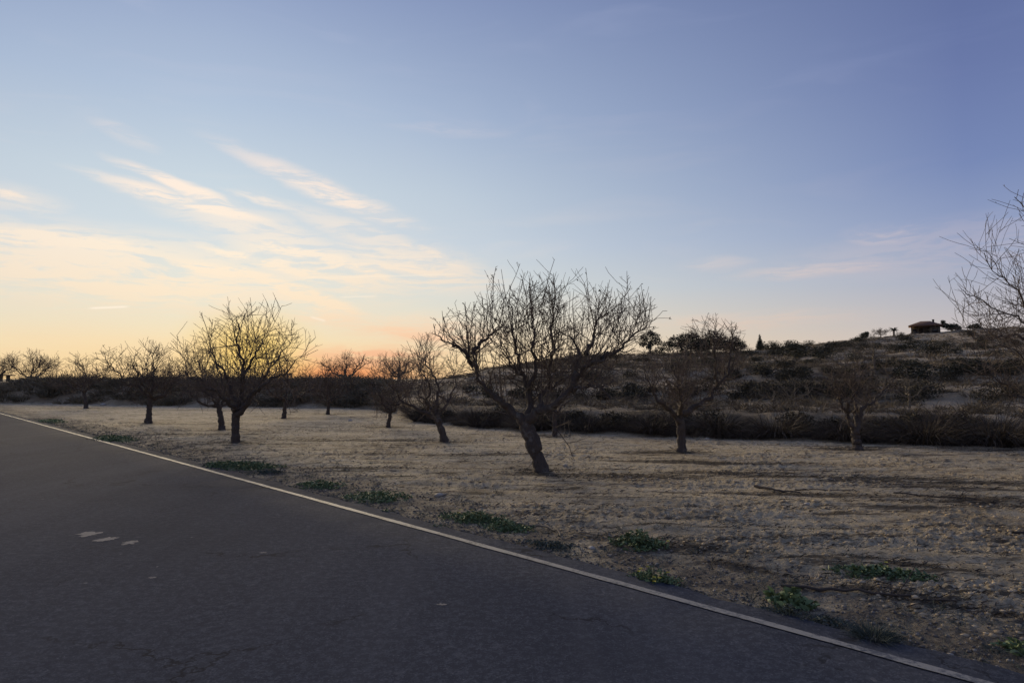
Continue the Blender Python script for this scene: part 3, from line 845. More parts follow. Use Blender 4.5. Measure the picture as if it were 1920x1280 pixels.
generic('bare tree cut by the left edge behind the bank', (-46.0, 61.0), 2.3, 1.7, .5, .13, 5, 30, az0=.6, n2=12, n3=50, n4=50, L2=.8, L3=.5, tip=.010)
generic('bare tree behind the far bank between the small tree and the glow', (-11.5, 47.0), 2.3, 1.6, .4, .12, 5, 31, az0=.1, n2=12, n3=50, n4=60, L2=.7, L3=.45, tip=.008)
generic('bare tree behind the far bank beside the hazy leaning tree', (-8.6, 52.0), 2.6, 1.9, .5, .13, 5, 32, az0=.5, n2=12, n3=50, n4=60, L2=.7, L3=.45, tip=.008)

# tree at the right edge: trunk outside the view, long branches reach in
s = .0083
def q(px, py, y=0.0):
    return ((px - 2060) * s, y, (905 - py) * s)
almond('bare tree at the right edge reaching long thin upswept branches into view', (9.1, 10.55),
       [q(2060, 910), q(2056, 880), q(2050, 845), q(2048, 815)], [.17, .13, .12, .12],
       [([q(2048, 820), q(2000, 740, 0), q(1950, 640, -.1), q(1900, 600, -.1), q(1850, 574, -.1), q(1800, 552, -.1)], .036),
        ([q(2048, 818), q(2010, 700, .3), q(1975, 590, .4), q(1920, 520, .4), q(1875, 470, .4)], .036),
        ([q(2048, 818), q(2030, 660, .2), q(2000, 520, .1), q(1950, 430, 0), q(1905, 372, 0)], .034),
        ([q(2048, 818), q(1990, 770, -.3), q(1930, 720, -.5), q(1870, 680, -.6), q(1820, 650, -.6)], .036),
        ([q(2048, 818), q(1985, 790, -.1), q(1920, 765, -.2), q(1860, 735, -.3), q(1815, 700, -.3)], .034),
        ([q(2048, 818), q(2060, 640, 0), q(2050, 480, 0), q(2030, 400, .1)], .06),
        ([q(2048, 818), q(2110, 700, .1), q(2170, 600, .2), q(2210, 520, .2)], .06),
        ([q(1990, 768, -.3), q(1950, 700, -.7), q(1910, 640, -.9), q(1870, 600, -1.0)], .035),
        ([q(1950, 640, -.1), q(1920, 630, .2), q(1890, 640, .5), q(1850, 620, .6)], .03)],
       41, 4.4, ((-.1, 0, 2.7), (2.35, 1.9, 2.0)), n2=18, n3=84, n4=60, L2=.7, L3=.40, up2=.8, sprouts=6, tip=.0036)

# two pale dry stalks beside the young tree
for (x, y, h, lx, lab) in ((1.43, 18.7, .62, .02, 'taller pale dry stalk beside the thin young tree'), (1.58, 18.75, .45, -.04, 'shorter pale dry stalk right of the taller one')):
    k = 9; P = np.stack([np.linspace(0, lx, k) + .012 * np.sin(np.arange(k)), np.zeros(k), np.linspace(-.02, h, k)], 1)
    b = Buf()
    rd = np.linspace(.011, .005, k)
    V, F = tubes(P[None], rd[None], 6); b.add(V, F)
    sb, sr = grow(rng, P[None], rd[None], 7, .16, .6, .9, .2, .1, 4, .7, .003, .4)
    V, F = tubes(sb, sr, 4); b.add(V, F)
    tag(link('dry_stalk', b.mesh('dry_stalk', M['paletwig']), None, (x, y, gz(x, y))), lab, 'plant', 'pale dry stalks')

# ------------------------------------------------------------------ tussocks and brush
def tussock_arrays(rg, n, rad, h, wid):
    """one fountain-shaped tussock of dry stems around the origin"""
    a = rg.random(n) * 2 * np.pi; r = rad * .45 * np.sqrt(rg.random(n))
    base = np.stack([np.cos(a) * r, np.sin(a) * r, np.zeros(n) - .04], 1)
    lean = .25 + 1.0 * rg.random(n) ** 1.2
    d = np.stack([np.cos(a) * lean, np.sin(a) * lean, np.ones(n)], 1) + rg.normal(size=(n, 3)) * .18
    L = h * (.7 + .8 * rg.random(n)) * (1 + .25 * lean)
    V, F = blades(base, d, L, .9 + 1.5 * rg.random(n), np.full(n, wid) * (.6 + .8 * rg.random(n)), 4, rg)
    t = np.repeat(rg.random(n) ** 1.4, 10)
    return V, F, t

def at_polar(th_deg, sdist):
    """a point at bearing th, sdist metres behind the foot of the bank"""
    rf = np.interp(th_deg, F_T, F_R)
    r = rf + sdist
    return r * np.sin(np.radians(th_deg)), r * np.cos(np.radians(th_deg))

TUS = []
for k in range(5):
    rg = np.random.default_rng(100 + k)
    V, F, t = tussock_arrays(rg, 1150, .6, .50, .0075)
    b = Buf(); b.add(V, F, t); TUS.append(b.mesh('tussock', M['drygrass'], False))
rg = np.random.default_rng(5)
ORD = ('first second third fourth fifth sixth seventh eighth ninth tenth eleventh twelfth thirteenth fourteenth fifteenth sixteenth seventeenth eighteenth nineteenth twentieth twenty-first twenty-second twenty-third twenty-fourth twenty-fifth twenty-sixth twenty-seventh twenty-eighth twenty-ninth thirtieth thirty-first thirty-second thirty-third thirty-fourth thirty-fifth thirty-sixth thirty-seventh thirty-eighth thirty-ninth fortieth').split()
thl = np.linspace(-7.6, 38.5, 30)
for i, t_ in enumerate(thl):
    t_ = t_ + rg.uniform(-.55, .55)
    x, y = at_polar(t_, .25 + .45 * rg.random())
    o = link('dry_tussock', TUS[i % 5], None, (x, y, gz(x, y) - .02))
    sc = (.5 + .35 * rg.random() if i % 3 else 1.05 + .4 * rg.random()) + (.2 if t_ > 26 else 0)
    o.scale = (sc * 1.15, sc * 1.15, sc * (.85 + .3 * rg.random())); o.rotation_euler = (0, 0, rg.random() * 6.28)
    tag(o, 'dark dry tussock, %s from the left in the brush row along the hill foot' % ORD[i], 'grass tussock', 'tussocks in the brush row')

def scatter_tufts(name, label, mat, seed, pts, n_bl, rad, h, wid):
    rg = np.random.default_rng(seed)
    b = Buf()
    zz = zfull(pts[:, 0], pts[:, 1])
    for i in range(len(pts)):
        k = .6 + .9 * rg.random()
        V, F, t = tussock_arrays(rg, n_bl, rad * k, h * k, wid)
        b.add(V * 1.0 + np.array([pts[i, 0], pts[i, 1], zz[i]]), F, np.clip(t * .6 + .5 * rg.random() - .1, 0, 1))
    o = link(name, b.mesh(name, mat, False))
    return tag(o, label, 'dry grass', kind='stuff')

# brush filling the low bank between and above the tussocks
rg = np.random.default_rng(6)
t1 = rg.uniform(-9, 40, 210); s1 = rg.uniform(.2, 1.5, 210) + np.where(t1 > 25, rg.uniform(0, 1.0, 210), 0)
hole = (t1 > 13.5) & (t1 < 24.5) & (s1 > .7)          # bare pale bank face left open here
x, y = at_polar(t1[~hole], s1[~hole])
scatter_tufts('bank_brush', 'dense dark dry brush covering the low bank behind the orchard', M['drygrass'], 61, np.stack([x, y], 1), 260, .5, .30, .008)
# left bank
t1 = rg.uniform(-47, -9.5, 620); s1 = rg.uniform(0.1, 5.5, 620) ** 1.0
x, y = at_polar(t1, s1); ok = roadd(x, y) > 6.2
scatter_tufts('bank_grass', 'low dark grass and weeds covering the far bank on the left', M['leftgrass'], 62, np.stack([x[ok], y[ok]], 1), 110, .95, .42, .035)
# grass and low scrub on the upper terraces and the slope
t1 = rg.uniform(-6, 41, 1500); f = rg.random(1500)
x, y = at_polar(t1, 3.0 + 37 * f ** 1.2)
scatter_tufts('terrace_grass', 'brown dry grass clumps scattered over the lower hill terraces', M['hillgrass'], 63, np.stack([x, y], 1), 44, .5, .26, .022)
t1 = rg.uniform(-3, 41, 1700); f = rg.random(1700)
rfm = np.interp(t1, F_T, F_R); rcm = np.interp(t1, C_T, C_R)
rad_ = rfm + 34 + (rcm - rfm - 33) * f
scatter_tufts('slope_grass', 'sparse dry grass and scrub on the upper slope below the ridge', M['hillgrass'], 64,
              np.stack([rad_ * np.sin(np.radians(t1)), rad_ * np.cos(np.radians(t1))], 1), 22, 1.2, .36, .07)

# ------------------------------------------------------------------ leafy bushes
def bush_mesh(name, mat, seed, n, lobes, size, flat=1.0, stems=6):
    """lobes: (x,y,z,r) clumps of small leaves on short stems"""
    rg = np.random.default_rng(seed)
    b = Buf()
    vol = np.array([l[3] ** 2 for l in lobes]); pick = rg.choice(len(lobes), n, p=vol / vol.sum())
    L = np.array(lobes)
    d = norm(rg.normal(size=(n, 3)))
    rr_ = (.45 + .6 * rg.random(n) ** .6) * (1 + .25 * vnoise(d[:, 0] * 3 + pick * 5.1, d[:, 1] * 3 + d[:, 2] * 2, seed))
    C = L[pick, :3] + d * (L[pick, 3] * rr_)[:, None] * np.array([1, 1, flat])
    C = C[C[:, 2] > .02]
    V, F = leaf_cards(C, size * (.6 + .8 * rg.random(len(C))), rg)
    b.add(V, F, np.repeat(np.clip(rg.random(len(C)) * .8 + .2 * rg.random(), 0, 1), 4))
    m = min(len(lobes), stems)
    P = np.stack([np.stack([L[:m, :3] * np.array([.15, .15, 0]) + (L[:m, :3] - L[:m, :3] * np.array([.15, .15, 0])) * q_ - np.array([0, 0, .05 * (1 - q_)]) for q_ in np.linspace(0, 1, 6)], 1)])[0]
    V, F = tubes(P, np.broadcast_to(np.linspace(.045, .012, 6) * max(.4, L[:, 3].mean()), (m, 6)), 5)
    b.add(V, F, .15)
    return b.mesh(name, mat, False)

def lobes_round(seed, n, R_, H, r):
    rg = np.random.default_rng(seed)
    out = []
    for i in range(n):
        a = rg.random() * 6.28; q_ = R_ * math.sqrt(rg.random())
        out.append((math.cos(a) * q_, math.sin(a) * q_, H * (.25 + .6 * rg.random()) * (1 - .4 * (q_ / R_) ** 2), r * (.7 + .6 * rg.random())))
    return out

SHR = [bush_mesh('shrub', M['shrub'], 200 + k, 1500, lobes_round(300 + k, 9, .7, .95, .36), .05) for k in range(5)]
KNOWN = [(61.6, 119.5, 1.0), (48.1, 94.8, .9), (44.5, 92.9, 1.4), (40.4, 71.7, .9), (46.1, 77.3, 1.5), (39.4, 64.6, .9), (50.1, 79.1, .8), (41.2, 64.0, .75),
         (46.1, 66.8, .8), (67.4, 117.3, 1.2), (64.2, 92.3, 1.0), (31.5, 48.4, .6), (14.0, 33.5, .6), (46.0, 86.6, .9), (27.5, 60.2, .8), (26.4, 53.3, .8),
         (15.5, 33.2, .5), (18.0, 33.2, .5), (27.8, 48.1, .6), (42.6, 60.6, .9), (56.6, 77.5, 1.0), (22.4, 30.4, .6), (31.1, 81.2, 1.0), (14.5, 36.5, .6), (12.5, 34.2, .6),
         (41.0, 100.9, 1.3), (39.6, 105.5, 1.3)]
rg = np.random.default_rng(8)
spots = list(KNOWN)
while len(spots) < 72:
    t_ = rg.uniform(-1, 38); f = rg.random() ** .8
    rf = np.interp(t_, F_T, F_R); rc = np.interp(t_, C_T, C_R)
    r_ = rf + 22 + (rc - rf - 22) * f
    spots.append((r_ * math.sin(R(t_)), r_ * math.cos(R(t_)), (.35 + .5 * rg.random()) * (.6 + r_ / 130)))
def band(x, y):
    t_, r_ = math.degrees(math.atan2(x, y)), math.hypot(x, y)
    f = (r_ - np.interp(t_, F_T, F_R)) / (np.interp(t_, C_T, C_R) - np.interp(t_, F_T, F_R))
    return 'lower terraces' if f < .35 else ('middle slope' if f < .68 else 'upper slope near the ridge')
seen = {}
for i, (x, y, k) in enumerate(sorted(spots, key=lambda p_: p_[0] / p_[1])):
    o = link('hill_shrub', SHR[i % 5], None, (x, y, gz(x, y) - .05))
    k *= 1.3
    o.scale = (k * (1 + .4 * rg.random()), k * (1 + .4 * rg.random()), k * (.55 + .35 * rg.random())); o.rotation_euler = (0, 0, rg.random() * 6.28)
    bn = band(x, y); seen[bn] = seen.get(bn, 0) + 1
    tag(o, 'dark rounded shrub, %s from the left on the hill\'s %s' % (ORD[seen[bn] - 1], bn), 'shrub', 'shrubs on the hillside')
for (x, y, k, lab) in ((18.6, 30.6, 1.25, 'wide black-green bush on the upper terrace at right, below the house'), (21.0, 30.2, 1.0, 'black-green bush right of the wide bush on the upper terrace'),
                       (29.2, 67.8, 2.2, 'large grey-brown scrub bush on the skyline right of the cypress')):
    o = link('hill_bush', SHR[1], None, (x, y, gz(x, y) - .06)); o.scale = (k * 1.5, k, k * .75)
    tag(o, lab, 'bush')

# dark thickets along the terrace walls
def thicket(name, label, seed, t0, t1_, s0, s1_, n, r, h):
    rg = np.random.default_rng(seed)
    b = Buf()
    for i in range(n):
        t_ = rg.uniform(t0, t1_); x, y = at_polar(t_, rg.uniform(s0, s1_)); z = gz(x, y)
        k = .6 + .8 * rg.random()
        m = 420
        d = norm(rg.normal(size=(m, 3))) * (r * k * (.4 + .65 * rg.random(m)))[:, None] * np.array([1.25, .9, h])
        C = d + np.array([x, y, z + r * h * k * .6]); C = C[C[:, 2] > z - .1]
        V, F = leaf_cards(C, .028 + .03 * rg.random(len(C)), rg)
        b.add(V, F, np.repeat(np.clip(rg.random(len(C)) * .7 + .3 * rg.random() - .1, 0, 1), 4))
        # bare stems standing out of it
        V, F, t = tussock_arrays(rg, 26, r * .8, r * h * 1.15, .012)
        b.add(V + np.array([x, y, z]), F, np.clip(t + .25, 0, 1))
    return tag(link(name, b.mesh(name, M['thicket'], False)), label, 'bushes', kind='stuff')
thicket('bank_bushes', 'low twiggy dark bushes growing among the tussocks at the foot of the hill', 75, -8, 40, .5, 1.6, 40, .27, .85)
thicket('terrace_thicket', 'black thicket of bushes along the wall of the second terrace', 71, 13, 41, 8.0, 9.8, 46, .34, .85)
thicket('terrace_thicket', 'low dark bushes along the terrace behind the big tree', 72, -4, 13, 7.0, 10.0, 26, .32, .75)
thicket('terrace_thicket', 'dark scrub along the third terrace wall on the hill', 73, 3, 41, 15.5, 18.5, 40, .38, .8)
thicket('ridge_scrub', 'dark scrub along the skyline between the trees and the hill', 74, 1.0, 26, 66, 82, 60, .6, .6)

# ------------------------------------------------------------------ small bare trees on the terraces
def small_tree(label, x, y, H, seed, pale=True, spread=.55):
    return generic(label, (x, y), H, H * spread, H * .32, H * .028, 4, seed, az0=seed * .7, n2=9, n3=26, n4=24, L2=H * .3, L3=H * .16, tip=.0045,
                   twig=M['paletwig'] if pale else M['twig'], bark=M['palestick'] if pale else None, group='small bare trees on the terraces')
small_tree('pale bare sapling on the first terrace right of the V-forked tree', 12.3, 21.2, 1.25, 51)
small_tree('pale greenish sapling before the black thicket on the terrace', 8.8, 21.3, 1.15, 52)
small_tree('thin slanting sapling left of the greenish one on the terrace', 8.2, 21.5, 1.0, 53)
small_tree('grey bare tree on the upper terrace above the V-forked tree', 17.5, 33.0, 1.9, 54)
small_tree('thin grey bare tree left of the upper terrace tree', 15.9, 32.6, 1.5, 55)
small_tree('leafless tree on the right terrace under the reaching branches', 20.5, 24.5, 1.9, 56, False)
small_tree('dark leafless tree beyond the first terrace right of the big tree', 3.6, 27.5, 1.7, 57, False)
small_tree('dark leafless tree on the terrace behind the first tree right of the big one', 9.0, 29.0, 1.7, 58, False)

# ------------------------------------------------------------------ trees on the ridge
def crown_tree(name, label, loc, crown_lobes, n, size, trunk_h, r, seed, mat='ever', group=None, flat=.8, limbs=5):
    root = thing(name, label, 'tree', (loc[0], loc[1], gz(loc[0], loc[1]) - .1), group)
    if name == 'pine_tree': root.scale = (1.22, 1.22, 1.18)
    rg = np.random.default_rng(seed)
    k = 8
    P = np.stack([.04 * np.cumsum(rg.normal(size=k)), .04 * np.cumsum(rg.normal(size=k)), np.linspace(0, trunk_h, k)], 1)
    b = Buf(); V, F = tubes(P[None], np.linspace(r, r * .6, k)[None], 8); b.add(V, F)
    for l in crown_lobes[:limbs]:
        e = np.array(l[:3]); Q = P[-2] + (e - P[-2]) * np.linspace(0, 1, 6)[:, None] ** 1.0
        Q[:, 2] += .12 * np.sin(np.linspace(0, np.pi, 6))
        V, F = tubes(Q[None], np.linspace(r * .5, r * .12, 6)[None], 5); b.add(V, F)
    link('trunk', b.mesh('trunk', M['bark']), root)
    L = np.array(crown_lobes); vol = L[:, 3] ** 2
    pick = rg.choice(len(L), n, p=vol / vol.sum())
    d = norm(rg.normal(size=(n, 3)))
    rr_ = (.35 + .7 * rg.random(n) ** .6) * (1 + .35 * vnoise(d[:, 0] * 2.5 + pick * 3.3, d[:, 1] * 2.5 + d[:, 2] * 2.5, seed))
    C = L[pick, :3] + d * (L[pick, 3] * rr_)[:, None] * np.array([1, 1, flat])
    C = C[C[:, 2] > .1]
    V, F = leaf_cards(C, size * (.6 + .8 * rg.random(len(C))), rg)
    b = Buf(); b.add(V, F, np.repeat(rg.random(len(C)), 4))
    link('crown', b.mesh('crown', M[mat], False), root)
    return root
G = 'evergreen trees on the ridge'
crown_tree('eucalyptus_tree', 'tall loose evergreen tree with airy crown on the ridge, leftmost of the group', (20.6, 101.5),
           [(-.9, 0, 2.6, .75), (.7, .2, 2.8, .8), (0, 0, 3.3, .6), (1.1, -.2, 2.0, .6), (-1.1, .1, 1.7, .6), (.2, .3, 1.9, .6), (-.3, -.4, 1.2, .5)], 2600, .11, 1.8, .16, 401, group=G)
crown_tree('pine_tree', 'wide dense dark evergreen beside the airy tree on the ridge', (25.8, 103.0),
           [(-2.0, 0, 1.0, .9), (-.9, 0, 1.6, 1.0), (.3, .2, 2.0, 1.0), (1.4, 0, 1.9, .9), (1.1, -.4, 2.5, .6), (2.0, 0, 1.1, .8), (0, -.5, .9, 1.0), (-2.9, 0, .5, .6)], 5200, .10, 1.2, .18, 402, group=G)
crown_tree('pine_tree', 'round dense dark evergreen, third of the group on the ridge', (31.3, 105.8),
           [(-1.2, 0, 1.4, 1.0), (0, 0, 2.2, 1.1), (1.2, .1, 1.6, .95), (.2, -.4, 1.1, 1.1), (1.6, 0, .9, .7), (-1.7, 0, .8, .7)], 4600, .10, 1.2, .18, 403, group=G)
crown_tree('pine_tree', 'low dark evergreen right of the round one on the ridge', (35.2, 108.0),
           [(-1.0, 0, 1.0, .8), (0, 0, 1.6, .8), (1.0, .1, 1.0, .7), (.2, -.4, .8, .9)], 2800, .10, .9, .14, 404, group=G)
crown_tree('pine_tree', 'low dark evergreen filling the gap between the wide and the round ones', (28.6, 104.6),
           [(-.9, 0, .8, .8), (0, 0, 1.2, .85), (.9, .1, .8, .75)], 2400, .10, .8, .14, 409, group=G)
# cypress: narrow cone
rg = np.random.default_rng(405)
crown_tree('cypress_tree', 'small pointed cone-shaped cypress on the skyline', (40.1, 110.3), [(0, 0, .35 + .3 * i, .72 * (1 - i / 9.5)) for i in range(9)], 2600, .09, 1.5, .1, 405, flat=1.1, limbs=0)
crown_tree('ridge_tree', 'dark round tree right beside the house on the hilltop', (106.1, 164.5),
           [(-1.6, 0, 1.4, .8), (-1.9, 0, 2.3, .55), (-.3, 0, 1.0, 1.0), (.7, 0, 1.1, 1.0), (1.6, 0, .8, .8)], 3600, .13, .9, .15, 406)
crown_tree('ridge_tree', 'low dark bush on the hilltop right of the house under the branches', (112.0, 165.0), [(-.8, 0, .7, .7), (.4, 0, .9, .8), (1.3, 0, .5, .6)], 1800, .12, .6, .1, 407)
crown_tree('ridge_tree', 'small round bush on the skyline, leftmost before the bare tree', (73.5, 141.8), [(0, 0, .9, .7), (.3, 0, 1.2, .5)], 1200, .11, .6, .1, 408)
generic('small bare tree on the hilltop skyline left of the palm', (79.3, 146.5), 2.1, 1.7, .5, .09, 5, 59, az0=.2, n2=14, n3=46, n4=40, L2=.6, L3=.4, tip=.018, group='small bare trees on the hilltop')

# small palm
px_, py_ = 84.2, 150.2
palm = thing('palm_tree', 'tiny palm with bushy head on the hilltop left of the house', 'tree', (px_, py_, gz(px_, py_)))
rg = np.random.default_rng(77)
P = np.stack([np.zeros(8), np.zeros(8), np.linspace(-.1, 1.25, 8)], 1)
b = Buf(); V, F = tubes(P[None], (.2 + .04 * np.cos(np.arange(8) * 3.14))[None], 8); b.add(V, F)
link('trunk', b.mesh('trunk', M['bark']), palm)
n = 60; a = rg.random(n) * 6.28; e = rg.uniform(-.2, 1.6, n)
V, F = blades(np.tile([[0, 0, 1.25]], (n, 1)), np.stack([np.cos(a), np.sin(a), e], 1), .9 + .5 * rg.random(n), np.full(n, 1.3), np.full(n, .16), 5, rg)
b = Buf(); b.add(V, F, np.repeat(rg.random(n), 12)); link('fronds', b.mesh('fronds', M['ever'], False), palm)['kind'] = 'stuff'

# ------------------------------------------------------------------ house on the hill
def box(b, x0, x1, y0, y1, z0, z1, tint=.5):
    V = np.array([[x, y, z] for z in (z0, z1) for y in (y0, y1) for x in (x0, x1)], float)
    F = np.array([[0, 2, 3, 1], [4, 5, 7, 6], [0, 1, 5, 4], [2, 6, 7, 3], [0, 4, 6, 2], [1, 3, 7, 5]])
    b.add(V, F, tint)
def boxmesh(name, mat, *dims):
    b = Buf()
    for d in dims: box(b, *d)
    return b.mesh(name, mat, False)
wallm = mat_plain('stone_wall', (.085, .070, .053), .9, .35, 2.5, .03)
tile = mat_plain('roof_tile', (.145, .085, .060), .85, .3, 5, .03)
wood = mat_plain('dark_wood', (.045, .034, .027), .8, .3, 6)
glass, gn, gb = material('window_glass'); gb.inputs['Base Color'].default_value = (.02, .022, .025, 1); gb.inputs['Roughness'].default_value = .08; gb.inputs['Specular IOR Level'].default_value = .5
hx, hy = 100.4, 165.5
hz = min(gz(hx - 3, hy - 2.5), gz(hx + 3, hy - 2.5), gz(hx, hy)) - .25
house = thing('hill_house', 'small low stone house with brown hipped roof on the hilltop', 'house', (hx, hy, hz))
house.rotation_euler = (0, 0, R(-31))
link('wall', boxmesh('wall', wallm, (-2.9, 3.1, -.6, 2.6, 0, 2.25), (.9, 3.1, -2.2, -.6, 0, 2.25), (-3.1, -2.75, -2.3, -1.95, 0, .9)), house)
for x in (-2.85, -1.6, -.35):
    link('porch_post', boxmesh('porch_post', wood, (x - .09, x + .09, -2.15, -1.97, 0, 2.25)), house)
link('porch_beam', boxmesh('porch_beam', wood, (-2.95, .897, -2.17, -1.95, 2.252, 2.42)), house)
link('porch_rail', boxmesh('porch_rail', wood, (-2.85, .897, -2.10, -2.03, .75, .85)), house)
dr = link('door', boxmesh('door', wood, (-1.35, -.5, -.66, -.603, 0, 1.95)), house)
link('handle', boxmesh('handle', wallm, (-.62, -.56, -.70, -.663, .95, 1.02)), dr)
for (x0, x1, yy, z0, z1) in ((-2.6, -1.75, -.6, .9, 1.75), (1.5, 2.5, -2.2, .9, 1.75)):
    wn = link('window', boxmesh('window', wood, (x0 - .07, x1 + .07, yy - .05, yy - .003, z0 - .07, z0 + .003), (x0 - .07, x1 + .07, yy - .05, yy - .003, z1 - .003, z1 + .07), (x0 - .07, x0, yy - .05, yy - .003, z0 + .004, z1 - .004), (x1, x1 + .07, yy - .05, yy - .003, z0 + .004, z1 - .004)), house)
    link('pane', boxmesh('pane', glass, (x0 + .001, x1 - .001, yy - .03, yy - .006, z0 + .005, z1 - .005)), wn)
def hip(b, x0, x1, y0, y1, z0, z1, zi):
    V = np.array([[x0, y0, z0], [x1, y0, z0], [x1, y1, z0], [x0, y1, z0], [x0, y0, z0 + .16], [x1, y0, z0 + .16], [x1, y1, z0 + .16], [x0, y1, z0 + .16],
                  [x0 + zi, (y0 + y1) / 2, z1], [x1 - zi, (y0 + y1) / 2, z1]], float)
    b.add(V, np.array([[0, 1, 5, 4], [1, 2, 6, 5], [2, 3, 7, 6], [3, 0, 4, 7], [4, 5, 9, 8], [6, 7, 8, 9], [3, 2, 1, 0]]))
    b.add(V, np.array([[5, 6, 9], [7, 4, 8]]))
b = Buf(); hip(b, -3.5, 3.6, -2.75, 3.1, 2.425, 3.75, 2.6)
rf_ = link('roof', b.mesh('roof', tile, False), house)
link('chimney', boxmesh('chimney', wallm, (1.5, 1.95, .6, 1.05, 3.1, 4.05), (1.44, 2.01, .54, 1.11, 4.052, 4.13)), rf_)
rg = np.random.default_rng(91)
gw = thing('garden_wall', 'low broken stone wall at the left foot of the hilltop house', 'wall', (hx - 4.2, hy - 2.4, gz(hx - 4.2, hy - 2.4) - .2))
for i in range(4):
    link('stone_block', boxmesh('stone_block', wallm, (-1.2 + i * .6, -.63 + i * .6, -.2, .2, 0, .75 + .25 * rg.random() + .12 * i)), gw)

# open shed far off on the plain behind the left bank
sx, sy = -225.5, 300.0
shed = thing('open_shed', 'flat-roofed open shed far off on the horizon at the left edge', 'shed', (sx, sy, gz(sx, sy) - .1))
zt = 3.0 - gz(sx, sy)
for x in (-6, -3.2, 1.2, 4.4):
    link('pillar', boxmesh('pillar', wallm, (x - .7, x + .7, -.3, .3, 0, zt)), shed)
link('roof', boxmesh('roof', tile, (-8, 6.2, -2, 2, zt + .004, zt + .5)), shed)
link('back_wall', boxmesh('back_wall', wallm, (-8, 6.2, 1.6, 1.9, 0, zt * .35)), shed)

# ------------------------------------------------------------------ weeds along the verge
def weed(label, loc, sx, sy, h, n, size, mat='weed', flowers=0, seed=0, tilt=-.75, name='weed', wide=.42):
    n = int(n * 3.2); size *= .62
    rg = np.random.default_rng(seed)
    z = gz(*loc)
    root = thing(name, label, 'weed', (loc[0], loc[1], z), 'green weeds along the road verge')
    u = rg.normal(size=(n, 2)) * .5; u = u[np.hypot(u[:, 0], u[:, 1]) < 1.15]; n = len(u)
    c, s_ = math.cos(tilt), math.sin(tilt)
    x = u[:, 0] * sx; y = u[:, 1] * sy
    bx = x * c - y * s_; by = x * s_ + y * c
    zz = zfull(loc[0] + bx, loc[1] + by) - z
    fall = np.clip(1.1 - np.hypot(u[:, 0], u[:, 1]), .25, 1)
    clump = .55 + .8 * ss(vnoise(bx * 9 + seed, by * 9, seed), -.3, .4)
    keep = vnoise(bx * 7 + seed * 3.7, by * 7, seed + 9) + .35 * rg.normal(size=n) > -.12
    u, bx, by, zz, fall, clump = u[keep], bx[keep], by[keep], zz[keep], fall[keep], clump[keep]; n = len(u)
    h = h * .8
    base = np.stack([bx, by, zz + h * fall * clump * rg.random(n) * .8], 1)
    a = rg.random(n) * 6.28
    d = np.stack([np.cos(a), np.sin(a), .25 + 1.1 * rg.random(n)], 1)
    L = size * (.5 + .9 * rg.random(n))
    V, F = blades(base, d, L, .6 + 1.2 * rg.random(n), L * wide, 3, rg, taper=False)
    b = Buf(); b.add(V, F, np.repeat(np.clip(rg.random(n) * .75 + .25 * clump - .2, 0, 1), 8))
    link('leaves', b.mesh('leaves', M[mat], False), root)['kind'] = 'stuff'
    k = max(6, n // 14); j = rg.choice(n, k)
    foot = np.stack([bx[j] * .8, by[j] * .8, zz[j] - .02], 1); tip = base[j] + np.array([0, 0, h * .25])
    P = foot[:, None] + (tip - foot)[:, None] * np.linspace(0, 1, 4)[None, :, None]
    V, F = tubes(P, np.broadcast_to(np.linspace(.004, .002, 4), (k, 4)), 4)
    b = Buf(); b.add(V, F); link('stems', b.mesh('stems', M['stem']), root)['kind'] = 'stuff'
    for i in range(flowers):
        p = base[rg.integers(n)] + np.array([0, 0, h * .3 + .02])
        m = 6; aa = np.arange(m) * 6.283 / m
        pet = np.stack([p + np.array([math.cos(q_) * .003, math.sin(q_) * .003, 0]) for q_ in aa])
        V, F = blades(pet, np.stack([np.cos(aa), np.sin(aa), np.full(m, .5)], 1), np.full(m, .016), np.full(m, .8), np.full(m, .012), 2, rg, taper=False)
        b = Buf(); b.add(V, F); link('flower', b.mesh('flower', M['flower'], False), root)
    return root
ANG = -.80          # patches stretch along the road
weed('flat dark green weed strip at the road edge, farthest off on the left', (-17.4, 25.9), 1.6, .4, .10, 420, .09, seed=1, tilt=ANG)
weed('long dark green weed patch by the road below the third tree', (-10.7, 18.3), 1.25, .5, .14, 1000, .085, seed=2, tilt=ANG)
weed('long dense dark green weed mat by the road below the tall left tree', (-5.05, 12.6), .95, .42, .14, 1700, .07, seed=3, tilt=-.4)
weed('small grey-green weed just right of the long weed mat', (-4.15, 11.75), .26, .18, .10, 260, .06, 'weedgrey', seed=4, tilt=-.4)
weed('low two-lobed green weed by the edge line, left of the lobed patch', (-2.9, 10.35), .42, .26, .11, 600, .06, seed=5, tilt=-.5)
weed('green lobed weed patch on the verge below the small lone tree', (-1.82, 9.3), .46, .32, .13, 900, .06, seed=6, tilt=-.5)
weed('tiny dark weed at the very edge of the asphalt below the lobed patch', (-1.55, 8.43), .10, .08, .07, 70, .045, seed=7)
weed('tiny dark weed at the asphalt edge left of the flowering patch', (-.82, 7.55), .14, .09, .07, 130, .045, seed=8)
weed('pale green flowering weed patch below the big tree, left lobe', (-.42, 7.85), .44, .22, .14, 1000, .05, flowers=3, seed=9, tilt=-.6)
weed('pale green weed patch at the right end of the flowering patch', (-.05, 7.42), .30, .18, .12, 600, .05, seed=10, tilt=-.5)
weed('grey low weed between the flowering patch and the branching weed', (.35, 6.68), .34, .16, .06, 420, .04, 'weedgrey', seed=11, tilt=-.6)
weed('upright branching green weed with pale tips on the verge', (1.2, 6.62), .27, .20, .19, 620, .06, flowers=2, seed=12)
weed('weed with yellow flowers right at the asphalt edge', (1.14, 5.58), .22, .13, .14, 420, .05, flowers=7, seed=13)
weed('spreading dark green weed out in the soil, farthest right', (2.98, 5.62), .36, .16, .10, 700, .06, flowers=1, seed=14, tilt=-.35)
